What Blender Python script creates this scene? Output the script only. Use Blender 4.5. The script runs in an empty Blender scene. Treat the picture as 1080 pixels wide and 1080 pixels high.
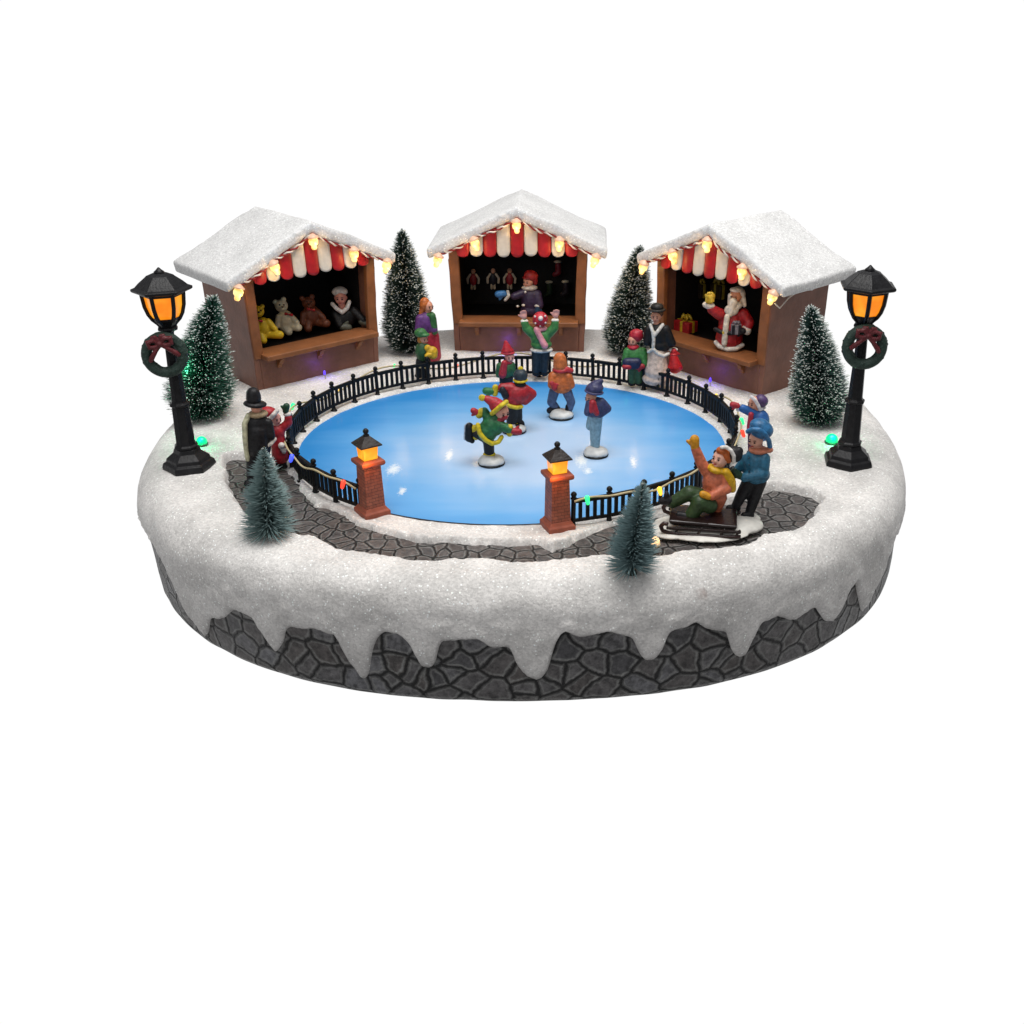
import bpy, bmesh, math, random
import numpy as np
from mathutils import Vector, Matrix, noise
from math import sin, cos, pi, radians, atan2, hypot
random.seed(7); rng = np.random.default_rng(7)
S = bpy.context.scene
S.unit_settings.system = 'METRIC'; S.unit_settings.scale_length = 0.01      # one unit is one centimetre
COL = S.collection

# ------------------------------------------------------------------ camera
F, PITCH, CX, CY = 1155.0, radians(24.8), 599.4, 526.3
CAM = np.array([2.5, -49.5, 20.0])
cd = bpy.data.cameras.new('camera'); cam = bpy.data.objects.new('camera', cd); COL.objects.link(cam)
cam.location = CAM; cam.rotation_euler = (pi/2-PITCH, 0, 0)
cd.sensor_width = 36; cd.lens = 36*F/1080; cd.shift_x = -(CX-540)/1080; cd.shift_y = (CY-540)/1080
cd.clip_start = 1; cd.clip_end = 2000
S.camera = cam
def ray(X, Y):
    a = (X-CX)/F; b = -(Y-CY)/F
    return np.array([a, cos(PITCH)+b*sin(PITCH), b*cos(PITCH)-sin(PITCH)])
def ground(X, Y, z=0.0):
    d = ray(X, Y); return CAM+d*((z-CAM[2])/d[2])

# ------------------------------------------------------------------ tags and helpers
def tag(o, label=None, cat=None, group=None, kind=None):
    if label: o['label'] = label
    if cat: o['category'] = cat
    if group: o['group'] = group
    if kind: o['kind'] = kind
    return o
def empty(name, loc=(0,0,0), rz=0, label=None, cat=None, group=None):
    o = bpy.data.objects.new(name, None); COL.objects.link(o); o.location = loc; o.rotation_euler = (0,0,rz)
    o.empty_display_size = .5
    return tag(o, label, cat, group)
def add(name, me, mats, parent=None, smooth=True):
    o = bpy.data.objects.new(name, me); COL.objects.link(o)
    for m in (mats if isinstance(mats, (list,tuple)) else [mats]): me.materials.append(m)
    if smooth and len(me.polygons): me.polygons.foreach_set('use_smooth', [True]*len(me.polygons))
    if parent: o.parent = parent
    return o
def tree_copy(o, parent=None):
    c = o.copy(); COL.objects.link(c); c.parent = parent
    for ch in o.children: tree_copy(ch, c)
    return c

class M:
    """mesh collector"""
    def __init__(s): s.v=[]; s.f=[]; s.mi=[]; s.cur=0
    def raw(s, v, f):
        b=len(s.v); s.v+= [tuple(p) for p in v]; s.f+=[tuple(b+i for i in q) for q in f]; s.mi+=[s.cur]*len(f); return s
    def box(s, x0,x1,y0,y1,z0,z1, mat=None, n=1):
        v=[];f=[]
        # subdivided in z so that tapers bend it
        for k in range(n+1):
            z=z0+(z1-z0)*k/n
            v+=[(x0,y0,z),(x1,y0,z),(x1,y1,z),(x0,y1,z)]
        f.append((3,2,1,0)); t=4*n; f.append((t,t+1,t+2,t+3))
        for k in range(n):
            a=4*k
            for i in range(4):
                j=(i+1)%4; f.append((a+i,a+j,a+4+j,a+4+i))
        if mat is not None: v=[tuple(mat@Vector(p)) for p in v]
        return s.raw(v,f)
    def cap(s, p0, p1, r0, r1, seg=12, round_=True, rings=4):
        p0=Vector(p0);p1=Vector(p1);d=p1-p0;L=d.length
        q=(d.to_track_quat('Z','Y') if L>1e-6 else Vector((0,0,1)).to_track_quat('Z','Y'))
        prof=[]
        if round_:
            for i in range(1,rings+1):
                a=-pi/2+pi/2*i/rings; prof.append((r0*cos(a),r0*sin(a)))
            for i in range(rings):
                a=pi/2*i/rings; prof.append((r1*cos(a),L+r1*sin(a)))
            b,t=-r0,L+r1
        else: prof=[(r0,0),(r1,L)]; b,t=0,L
        v=[p0+q@Vector((0,0,b))];f=[]
        for r,z in prof:
            for k in range(seg):
                a=2*pi*k/seg; v.append(p0+q@Vector((r*cos(a),r*sin(a),z)))
        v.append(p0+q@Vector((0,0,t))); n=len(prof)
        for k in range(seg):
            j=(k+1)%seg; f.append((0,1+j,1+k)); f.append((len(v)-1,1+(n-1)*seg+k,1+(n-1)*seg+j))
            for i in range(n-1): f.append((1+i*seg+k,1+i*seg+j,1+(i+1)*seg+j,1+(i+1)*seg+k))
        return s.raw(v,f)
    def ell(s, c, r, rot=None, seg=16, rings=10):
        rot=rot or Matrix.Identity(3); c=Vector(c)
        v=[c+rot@Vector((0,0,-r[2]))];f=[]
        for i in range(1,rings):
            a=-pi/2+pi*i/rings
            for k in range(seg):
                b=2*pi*k/seg; v.append(c+rot@Vector((r[0]*cos(a)*cos(b),r[1]*cos(a)*sin(b),r[2]*sin(a))))
        v.append(c+rot@Vector((0,0,r[2]))); n=rings-1
        for k in range(seg):
            j=(k+1)%seg; f.append((0,1+j,1+k)); f.append((len(v)-1,1+(n-1)*seg+k,1+(n-1)*seg+j))
            for i in range(n-1): f.append((1+i*seg+k,1+i*seg+j,1+(i+1)*seg+j,1+(i+1)*seg+k))
        return s.raw(v,f)
    def lathe(s, prof, seg=24, c=(0,0,0), ph=0, sc=None):
        v=[];f=[]
        n=len(prof)
        for r,z in prof:
            for k in range(seg):
                a=ph+2*pi*k/seg; v.append((c[0]+r*cos(a),c[1]+r*sin(a),c[2]+z))
        for i in range(n-1):
            for k in range(seg):
                j=(k+1)%seg; f.append((i*seg+k,i*seg+j,(i+1)*seg+j,(i+1)*seg+k))
        f.append(tuple(reversed(range(seg)))); f.append(tuple((n-1)*seg+k for k in range(seg)))
        return s.raw(v,f)
    def tube(s, pts, r, seg=8, closed=False):
        P=[Vector(p) for p in pts]; n=len(P); v=[];f=[]; R=r if hasattr(r,'__len__') else [r]*n
        up=Vector((0.013,0.021,1)).normalized(); prev=None
        for i,p in enumerate(P):
            if closed: t=(P[(i+1)%n]-P[i-1]).normalized()
            else: t=(P[min(i+1,n-1)]-P[max(i-1,0)]).normalized()
            if prev is None:
                a=t.cross(up)
                if a.length<.05: a=t.cross(Vector((1,0,0)))
                a.normalize()
            else: a=(prev-t*prev.dot(t)).normalized()
            prev=a; b=t.cross(a)
            for k in range(seg):
                w=2*pi*k/seg; v.append(p+(a*cos(w)+b*sin(w))*R[i])
        m=n if closed else n-1
        for i in range(m):
            q=(i+1)%n
            for k in range(seg):
                j=(k+1)%seg; f.append((i*seg+k,i*seg+j,q*seg+j,q*seg+k))
        if not closed:
            f.append(tuple(reversed(range(seg)))); f.append(tuple((n-1)*seg+k for k in range(seg)))
        return s.raw(v,f)
    def build(s, name, mats, parent=None, smooth=False, bevel=0, remesh=0, sm=0, auto=None, warp=None):
        me=bpy.data.meshes.new(name); v=s.v
        if warp: v=[warp(p) for p in v]
        me.from_pydata([tuple(p) for p in v],[],s.f); me.update()
        bm=bmesh.new(); bm.from_mesh(me); bmesh.ops.recalc_face_normals(bm, faces=bm.faces); bm.to_mesh(me); bm.free()
        for i,p in enumerate(me.polygons):
            p.material_index=s.mi[i]; p.use_smooth=smooth or bool(remesh)
        o=add(name, me, mats, parent, smooth=False)
        if bevel:
            b=o.modifiers.new('bevel','BEVEL'); b.width=bevel; b.segments=3; b.limit_method='ANGLE'; b.angle_limit=radians(35); b.harden_normals=False
        if remesh:
            r=o.modifiers.new('remesh','REMESH'); r.mode='VOXEL'; r.voxel_size=remesh; r.use_smooth_shade=True
            if sm:
                q=o.modifiers.new('smooth','SMOOTH'); q.iterations=sm; q.factor=.5
        return o

# ------------------------------------------------------------------ materials
def lin(h):
    if not isinstance(h,str): return tuple(h)
    c=[int(h[i:i+2],16)/255 for i in (0,2,4)]
    return tuple(x/12.92 if x<=.04045 else ((x+.055)/1.055)**2.4 for x in c)
def newmat(name):
    m=bpy.data.materials.new(name); m.use_nodes=True; nt=m.node_tree; return m,nt,nt.nodes,nt.links,nt.nodes['Principled BSDF']
def N(nt,t,**k):
    n=nt.nodes.new(t)
    for a,b in k.items():
        if a in n.inputs: n.inputs[a].default_value=b
        else: setattr(n,a,b)
    return n
CACHE={}
def paint(h, rough=.42, var=.38, scale=6., bump=.5, bscale=9., coat=0., spec=.4, name='paint'):
    """hand painted resin: the colour worn and washed a little, with small dents"""
    key=(h if isinstance(h,str) else tuple(h),rough,var,scale,bump,bscale,coat)
    if key in CACHE: return CACHE[key]
    m,nt,n,l,b=newmat(name); c=lin(h)
    if max(c)<.03: spec=min(spec,.25)
    tc=N(nt,'ShaderNodeTexCoord'); ns=N(nt,'ShaderNodeTexNoise'); ns.inputs['Scale'].default_value=scale; ns.inputs['Detail'].default_value=6
    l.new(tc.outputs['Object'],ns.inputs['Vector'])
    r=N(nt,'ShaderNodeValToRGB'); l.new(ns.outputs['Fac'],r.inputs[0])
    r.color_ramp.elements[0].position=.3; r.color_ramp.elements[1].position=.72
    r.color_ramp.elements[0].color=(*[x*(1-var) for x in c],1); r.color_ramp.elements[1].color=(*[min(1,x*(1+var*.6)+.01*var) for x in c],1)
    l.new(r.outputs[0],b.inputs['Base Color'])
    b.inputs['Roughness'].default_value=rough; b.inputs['Specular IOR Level'].default_value=spec; b.inputs['Coat Weight'].default_value=coat
    n2=N(nt,'ShaderNodeTexNoise'); n2.inputs['Scale'].default_value=bscale; n2.inputs['Detail'].default_value=4; l.new(tc.outputs['Object'],n2.inputs['Vector'])
    bp=N(nt,'ShaderNodeBump'); bp.inputs['Strength'].default_value=bump; bp.inputs['Distance'].default_value=.05; l.new(n2.outputs['Fac'],bp.inputs['Height']); l.new(bp.outputs[0],b.inputs['Normal'])
    CACHE[key]=m; return m
def glow(name,c,st,base=None):
    m,nt,n,l,b=newmat(name); b.inputs['Base Color'].default_value=(*(base or c),1)
    b.inputs['Emission Color'].default_value=(*c,1); b.inputs['Emission Strength'].default_value=st; b.inputs['Roughness'].default_value=.3
    return m
def snow_mat(name='glitter snow', lo=(.50,.485,.465), hi=(.70,.68,.655), stain=True):
    m,nt,n,l,b=newmat(name)
    tc=N(nt,'ShaderNodeTexCoord')
    big=N(nt,'ShaderNodeTexNoise'); big.inputs['Scale'].default_value=.55; big.inputs['Detail'].default_value=5; l.new(tc.outputs['Object'],big.inputs['Vector'])
    r=N(nt,'ShaderNodeValToRGB'); l.new(big.outputs['Fac'],r.inputs[0])
    r.color_ramp.elements[0].position=.3; r.color_ramp.elements[1].position=.62; r.color_ramp.elements[0].color=(*lo,1); r.color_ramp.elements[1].color=(*hi,1)
    # grains of glitter
    vo=N(nt,'ShaderNodeTexVoronoi'); vo.inputs['Scale'].default_value=13; l.new(tc.outputs['Object'],vo.inputs['Vector'])
    sep=N(nt,'ShaderNodeSeparateColor'); l.new(vo.outputs['Color'],sep.inputs[0])
    mr=N(nt,'ShaderNodeMapRange'); mr.inputs[1].default_value=0; mr.inputs[2].default_value=1; mr.inputs[3].default_value=.84; mr.inputs[4].default_value=1.13; l.new(sep.outputs[0],mr.inputs[0])
    mul=N(nt,'ShaderNodeVectorMath',operation='SCALE'); l.new(r.outputs[0],mul.inputs[0]); l.new(mr.outputs[0],mul.inputs['Scale'])
    # sparkling flakes with faint tints
    v2=N(nt,'ShaderNodeTexVoronoi'); v2.inputs['Scale'].default_value=9; l.new(tc.outputs['Object'],v2.inputs['Vector'])
    s2=N(nt,'ShaderNodeSeparateColor'); l.new(v2.outputs['Color'],s2.inputs[0])
    gt=N(nt,'ShaderNodeMath',operation='GREATER_THAN'); gt.inputs[1].default_value=.86; l.new(s2.outputs[1],gt.inputs[0])
    lt=N(nt,'ShaderNodeMath',operation='LESS_THAN'); lt.inputs[1].default_value=.32; l.new(v2.outputs['Distance'],lt.inputs[0])
    an=N(nt,'ShaderNodeMath',operation='MULTIPLY'); l.new(gt.outputs[0],an.inputs[0]); l.new(lt.outputs[0],an.inputs[1])
    hs=N(nt,'ShaderNodeHueSaturation'); hs.inputs['Saturation'].default_value=.22; hs.inputs['Value'].default_value=1.2; l.new(v2.outputs['Color'],hs.inputs['Color'])
    sc=N(nt,'ShaderNodeMix',data_type='RGBA'); sc.inputs[0].default_value=.25; sc.inputs[6].default_value=(1,1,1,1); l.new(hs.outputs[0],sc.inputs[7])
    mx=N(nt,'ShaderNodeMix',data_type='RGBA'); l.new(an.outputs[0],mx.inputs[0]); l.new(mul.outputs[0],mx.inputs[6]); l.new(sc.outputs[2],mx.inputs[7])
    out=mx.outputs[2]
    if stain:
        sn=N(nt,'ShaderNodeTexNoise'); sn.inputs['Scale'].default_value=.9; sn.inputs['Detail'].default_value=8; sn.inputs['Roughness'].default_value=.7
        mp=N(nt,'ShaderNodeMapping'); mp.inputs['Location'].default_value=(5,3,1); l.new(tc.outputs['Object'],mp.inputs[0]); l.new(mp.outputs[0],sn.inputs['Vector'])
        sr=N(nt,'ShaderNodeValToRGB'); l.new(sn.outputs['Fac'],sr.inputs[0]); sr.color_ramp.elements[0].position=.66; sr.color_ramp.elements[1].position=.80
        ms=N(nt,'ShaderNodeMath',operation='MULTIPLY'); ms.inputs[1].default_value=.45; l.new(sr.outputs[0],ms.inputs[0])
        m3=N(nt,'ShaderNodeMix',data_type='RGBA'); l.new(ms.outputs[0],m3.inputs[0]); l.new(out,m3.inputs[6]); m3.inputs[7].default_value=(.34,.29,.24,1); out=m3.outputs[2]
    if stain:
        for (px,py,z,rr) in ((493,606,.2,.35),(653,632,-.6,.30),(738,626,-.6,.45),(432,617,-.1,.2)):
            g=ground(px,py,z); m1=N(nt,'ShaderNodeMapping'); m1.vector_type='TEXTURE'; m1.inputs['Location'].default_value=tuple(g); m1.inputs['Scale'].default_value=(rr,rr,rr); l.new(tc.outputs['Object'],m1.inputs[0])
            l1=N(nt,'ShaderNodeVectorMath',operation='LENGTH'); l.new(m1.outputs[0],l1.inputs[0])
            m2=N(nt,'ShaderNodeMath',operation='MULTIPLY_ADD'); m2.inputs[1].default_value=2.6; l.new(sn.outputs['Fac'],m2.inputs[0]); l.new(l1.outputs['Value'],m2.inputs[2])
            r2=N(nt,'ShaderNodeMapRange'); r2.inputs[1].default_value=1.5; r2.inputs[2].default_value=1.9; r2.inputs[3].default_value=.6; r2.inputs[4].default_value=0; l.new(m2.outputs[0],r2.inputs[0])
            mq=N(nt,'ShaderNodeMix',data_type='RGBA'); l.new(r2.outputs[0],mq.inputs[0]); l.new(out,mq.inputs[6]); mq.inputs[7].default_value=(.28,.17,.14,1); out=mq.outputs[2]
    l.new(out,b.inputs['Base Color']); b.inputs['Roughness'].default_value=.62; b.inputs['Specular IOR Level'].default_value=.35
    n2=N(nt,'ShaderNodeTexNoise'); n2.inputs['Scale'].default_value=7; n2.inputs['Detail'].default_value=8; n2.inputs['Roughness'].default_value=.75; l.new(tc.outputs['Object'],n2.inputs['Vector'])
    ad=N(nt,'ShaderNodeMath',operation='ADD'); l.new(n2.outputs['Fac'],ad.inputs[0]); m4=N(nt,'ShaderNodeMath',operation='MULTIPLY'); m4.inputs[1].default_value=.35; l.new(sep.outputs[2],m4.inputs[0]); l.new(m4.outputs[0],ad.inputs[1])
    bp=N(nt,'ShaderNodeBump'); bp.inputs['Strength'].default_value=.55; bp.inputs['Distance'].default_value=.12; l.new(ad.outputs[0],bp.inputs['Height']); l.new(bp.outputs[0],b.inputs['Normal'])
    return m
def stone_mat(name, cols, scale, sx=1., sz=1., mortar=(.012,.012,.012), gap=.05, bdist=.18, uv=True):
    m,nt,n,l,b=newmat(name)
    tc=N(nt,'ShaderNodeTexCoord'); mp=N(nt,'ShaderNodeMapping'); mp.inputs['Scale'].default_value=(sx,sz,1)
    l.new(tc.outputs['UV' if uv else 'Object'],mp.inputs[0])
    dn=N(nt,'ShaderNodeTexNoise'); dn.inputs['Scale'].default_value=1.3; dn.inputs['Detail'].default_value=6; l.new(mp.outputs[0],dn.inputs['Vector'])
    ds=N(nt,'ShaderNodeVectorMath',operation='SCALE'); ds.inputs['Scale'].default_value=.45; l.new(dn.outputs['Color'],ds.inputs[0])
    da=N(nt,'ShaderNodeVectorMath',operation='ADD'); l.new(mp.outputs[0],da.inputs[0]); l.new(ds.outputs[0],da.inputs[1])
    ve=N(nt,'ShaderNodeTexVoronoi',feature='DISTANCE_TO_EDGE',voronoi_dimensions='2D'); ve.inputs['Scale'].default_value=scale; l.new(da.outputs[0],ve.inputs['Vector'])
    vc=N(nt,'ShaderNodeTexVoronoi',feature='F1',voronoi_dimensions='2D'); vc.inputs['Scale'].default_value=scale; l.new(da.outputs[0],vc.inputs['Vector'])
    sp=N(nt,'ShaderNodeSeparateColor'); l.new(vc.outputs['Color'],sp.inputs[0])
    r=N(nt,'ShaderNodeValToRGB'); l.new(sp.outputs[0],r.inputs[0])
    e=r.color_ramp.elements; e[0].color=(*cols[0],1); e[1].color=(*cols[-1],1)
    for i,c in enumerate(cols[1:-1]):
        q=e.new((i+1)/(len(cols)-1)); q.color=(*c,1)
    ns=N(nt,'ShaderNodeTexNoise'); ns.inputs['Scale'].default_value=3.5; ns.inputs['Detail'].default_value=9; ns.inputs['Roughness'].default_value=.72; l.new(tc.outputs['Object'],ns.inputs['Vector'])
    mr=N(nt,'ShaderNodeMapRange'); mr.inputs[1].default_value=.35; mr.inputs[2].default_value=.68; mr.inputs[3].default_value=.42; mr.inputs[4].default_value=1.95; l.new(ns.outputs['Fac'],mr.inputs[0])
    mu=N(nt,'ShaderNodeVectorMath',operation='SCALE'); l.new(r.outputs[0],mu.inputs[0]); l.new(mr.outputs[0],mu.inputs['Scale'])
    # edge highlight painted into the colour just inside each joint
    e1=N(nt,'ShaderNodeMapRange'); e1.inputs[1].default_value=gap*1.0; e1.inputs[2].default_value=gap*1.9; l.new(ve.outputs['Distance'],e1.inputs[0])
    e2=N(nt,'ShaderNodeMapRange'); e2.inputs[1].default_value=gap*2.0; e2.inputs[2].default_value=gap*3.6; e2.inputs[3].default_value=1; e2.inputs[4].default_value=0; l.new(ve.outputs['Distance'],e2.inputs[0])
    em=N(nt,'ShaderNodeMath',operation='MULTIPLY'); l.new(e1.outputs[0],em.inputs[0]); l.new(e2.outputs[0],em.inputs[1])
    em2=N(nt,'ShaderNodeMath',operation='MULTIPLY'); l.new(em.outputs[0],em2.inputs[0]); l.new(mr.outputs[0],em2.inputs[1])
    em3=N(nt,'ShaderNodeMath',operation='MULTIPLY'); l.new(em2.outputs[0],em3.inputs[0]); em3.inputs[1].default_value=.75
    mw=N(nt,'ShaderNodeMix',data_type='RGBA'); l.new(em3.outputs[0],mw.inputs[0]); l.new(mu.outputs[0],mw.inputs[6]); mw.inputs[7].default_value=(.26,.26,.25,1)
    mm=N(nt,'ShaderNodeMix',data_type='RGBA'); e3=N(nt,'ShaderNodeMapRange'); e3.inputs[1].default_value=gap*.45; e3.inputs[2].default_value=gap*1.1; l.new(ve.outputs['Distance'],e3.inputs[0])
    l.new(e3.outputs[0],mm.inputs[0]); mm.inputs[6].default_value=(*mortar,1); l.new(mw.outputs[2],mm.inputs[7]); l.new(mm.outputs[2],b.inputs['Base Color'])
    h=N(nt,'ShaderNodeMapRange'); h.inputs[1].default_value=0; h.inputs[2].default_value=gap*2.6; h.interpolation_type='SMOOTHSTEP'; l.new(ve.outputs['Distance'],h.inputs[0])
    hn=N(nt,'ShaderNodeMath',operation='MULTIPLY_ADD'); hn.inputs[1].default_value=.45; l.new(ns.outputs['Fac'],hn.inputs[0]); l.new(h.outputs[0],hn.inputs[2])
    bp=N(nt,'ShaderNodeBump'); bp.inputs['Strength'].default_value=.9; bp.inputs['Distance'].default_value=bdist; l.new(hn.outputs[0],bp.inputs['Height']); l.new(bp.outputs[0],b.inputs['Normal'])
    b.inputs['Roughness'].default_value=.5; b.inputs['Specular IOR Level'].default_value=.45
    return m
def brick_mat():
    m,nt,n,l,b=newmat('small bricks'); tc=N(nt,'ShaderNodeTexCoord')
    mp=N(nt,'ShaderNodeMapping'); mp.inputs['Rotation'].default_value=(pi/2,0,0); l.new(tc.outputs['UV'],mp.inputs[0])
    br=N(nt,'ShaderNodeTexBrick'); l.new(tc.outputs['UV'],br.inputs['Vector']); br.inputs['Scale'].default_value=1; br.inputs['Brick Width'].default_value=.34; br.inputs['Row Height'].default_value=.15; br.inputs['Mortar Size'].default_value=.012
    br.inputs['Color1'].default_value=(*lin('8f4c38'),1); br.inputs['Color2'].default_value=(*lin('9c5842'),1); br.inputs['Mortar'].default_value=(*lin('5f3428'),1)
    ns=N(nt,'ShaderNodeTexNoise'); ns.inputs['Scale'].default_value=4; ns.inputs['Detail'].default_value=5; l.new(tc.outputs['Object'],ns.inputs['Vector'])
    mr=N(nt,'ShaderNodeMapRange'); mr.inputs[1].default_value=.3; mr.inputs[2].default_value=.7; mr.inputs[3].default_value=.7; mr.inputs[4].default_value=1.25; l.new(ns.outputs['Fac'],mr.inputs[0])
    mu=N(nt,'ShaderNodeVectorMath',operation='SCALE'); l.new(br.outputs['Color'],mu.inputs[0]); l.new(mr.outputs[0],mu.inputs['Scale']); l.new(mu.outputs[0],b.inputs['Base Color'])
    iv=N(nt,'ShaderNodeMath',operation='SUBTRACT'); iv.inputs[0].default_value=1; l.new(br.outputs['Fac'],iv.inputs[1])
    bp=N(nt,'ShaderNodeBump'); bp.inputs['Strength'].default_value=.6; bp.inputs['Distance'].default_value=.03; l.new(iv.outputs[0],bp.inputs['Height']); l.new(bp.outputs[0],b.inputs['Normal'])
    b.inputs['Roughness'].default_value=.55; return m
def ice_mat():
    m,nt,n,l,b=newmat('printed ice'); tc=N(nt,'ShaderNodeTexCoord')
    # streaky whiter tone running across the middle of the sheet
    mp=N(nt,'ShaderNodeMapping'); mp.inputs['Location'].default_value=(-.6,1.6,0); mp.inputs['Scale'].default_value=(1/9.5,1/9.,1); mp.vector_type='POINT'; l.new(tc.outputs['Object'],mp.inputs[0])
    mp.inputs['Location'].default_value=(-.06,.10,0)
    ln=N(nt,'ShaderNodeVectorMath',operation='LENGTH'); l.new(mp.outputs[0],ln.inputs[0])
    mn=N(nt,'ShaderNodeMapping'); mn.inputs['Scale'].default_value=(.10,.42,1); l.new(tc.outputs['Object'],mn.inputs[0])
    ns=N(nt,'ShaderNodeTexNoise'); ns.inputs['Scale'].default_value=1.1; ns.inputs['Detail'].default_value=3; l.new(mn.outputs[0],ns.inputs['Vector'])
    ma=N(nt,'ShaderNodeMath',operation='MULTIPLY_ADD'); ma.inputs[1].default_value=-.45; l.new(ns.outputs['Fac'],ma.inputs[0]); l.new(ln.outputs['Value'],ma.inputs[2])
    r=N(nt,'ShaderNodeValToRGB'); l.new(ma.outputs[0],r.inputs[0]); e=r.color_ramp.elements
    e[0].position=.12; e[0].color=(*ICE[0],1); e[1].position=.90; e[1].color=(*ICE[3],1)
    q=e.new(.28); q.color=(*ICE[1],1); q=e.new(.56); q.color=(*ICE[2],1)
    # ragged white patches at set points
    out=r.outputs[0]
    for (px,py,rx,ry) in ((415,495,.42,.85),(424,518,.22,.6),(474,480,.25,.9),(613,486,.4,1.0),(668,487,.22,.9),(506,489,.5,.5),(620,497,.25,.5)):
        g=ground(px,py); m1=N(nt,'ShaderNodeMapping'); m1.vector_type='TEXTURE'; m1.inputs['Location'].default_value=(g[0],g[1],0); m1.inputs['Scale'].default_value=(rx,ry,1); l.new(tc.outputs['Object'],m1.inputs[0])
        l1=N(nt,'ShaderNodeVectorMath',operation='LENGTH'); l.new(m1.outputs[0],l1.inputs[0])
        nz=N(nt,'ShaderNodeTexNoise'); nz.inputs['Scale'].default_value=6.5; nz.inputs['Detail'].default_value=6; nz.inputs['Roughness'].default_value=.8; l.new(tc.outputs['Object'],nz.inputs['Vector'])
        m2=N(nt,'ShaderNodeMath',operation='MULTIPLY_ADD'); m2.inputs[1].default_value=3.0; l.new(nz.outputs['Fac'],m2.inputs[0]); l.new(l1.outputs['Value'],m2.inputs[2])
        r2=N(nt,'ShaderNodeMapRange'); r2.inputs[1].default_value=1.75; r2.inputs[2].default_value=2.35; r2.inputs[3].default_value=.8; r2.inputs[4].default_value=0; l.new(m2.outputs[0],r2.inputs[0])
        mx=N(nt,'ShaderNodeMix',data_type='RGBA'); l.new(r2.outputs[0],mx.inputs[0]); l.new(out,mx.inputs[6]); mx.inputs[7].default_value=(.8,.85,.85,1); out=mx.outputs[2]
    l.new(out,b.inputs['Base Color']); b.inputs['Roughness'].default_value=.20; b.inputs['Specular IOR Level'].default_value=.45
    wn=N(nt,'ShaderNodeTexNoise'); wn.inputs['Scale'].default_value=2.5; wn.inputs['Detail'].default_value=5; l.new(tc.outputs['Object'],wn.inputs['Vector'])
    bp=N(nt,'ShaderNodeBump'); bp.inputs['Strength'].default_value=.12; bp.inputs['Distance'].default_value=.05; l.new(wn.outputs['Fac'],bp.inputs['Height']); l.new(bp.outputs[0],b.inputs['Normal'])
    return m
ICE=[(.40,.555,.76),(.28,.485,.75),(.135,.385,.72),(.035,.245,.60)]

SNOW=snow_mat(lo=(.585,.57,.55),hi=(.76,.74,.715)); ROOFSNOW=snow_mat('roof glitter', (.66,.66,.655),(.74,.74,.735), False)
WHITE=paint('e2ddd2',.5,.12); BLACK=paint('141416',.42,.3,spec=.5); IRON=paint('0b0b0c',.5,.3,bump=.15,spec=.22)
SKIN=paint('c98f78',.5,.12,bump=.1); SKINP=paint('d59a90',.5,.12,bump=.1)
ORANGE_GLOW=glow('lit amber panel',(1,.33,.012),1.0,(.5,.2,.02))
AMBER2=glow('lit amber lantern',(1,.36,.01),1.05,(.5,.2,.02))

def warm_mat(nm='lit warm bulb',ca=(.95,.42,.05,1),cb=(1.,.79,.27,1),st=1.15,sc=4.,bc=(.5,.4,.25,1)):
    m,nt,n,l,b=newmat(nm); tc=N(nt,'ShaderNodeTexCoord'); ns=N(nt,'ShaderNodeTexNoise'); ns.inputs['Scale'].default_value=sc; ns.inputs['Detail'].default_value=2; l.new(tc.outputs['Object'],ns.inputs['Vector'])
    r=N(nt,'ShaderNodeValToRGB'); l.new(ns.outputs['Fac'],r.inputs[0]); e=r.color_ramp.elements; e[0].position=.36; e[0].color=ca; e[1].position=.62; e[1].color=cb
    l.new(r.outputs[0],b.inputs['Emission Color']); b.inputs['Emission Strength'].default_value=st; b.inputs['Base Color'].default_value=bc; b.inputs['Roughness'].default_value=.2; return m
WARM=warm_mat(); ORANGE_GLOW=warm_mat('lit amber panel',(.95,.24,.006,1),(1,.40,.02,1),1.0,1.1,(.12,.04,.01,1)); AMBER2=warm_mat('lit amber lantern',(1,.26,.005,1),(1,.50,.03,1),1.05,1.3,(.12,.04,.01,1)); BULBCAP=glow('bulb cap',(1,.62,.34),.22,(.6,.38,.28))

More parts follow.
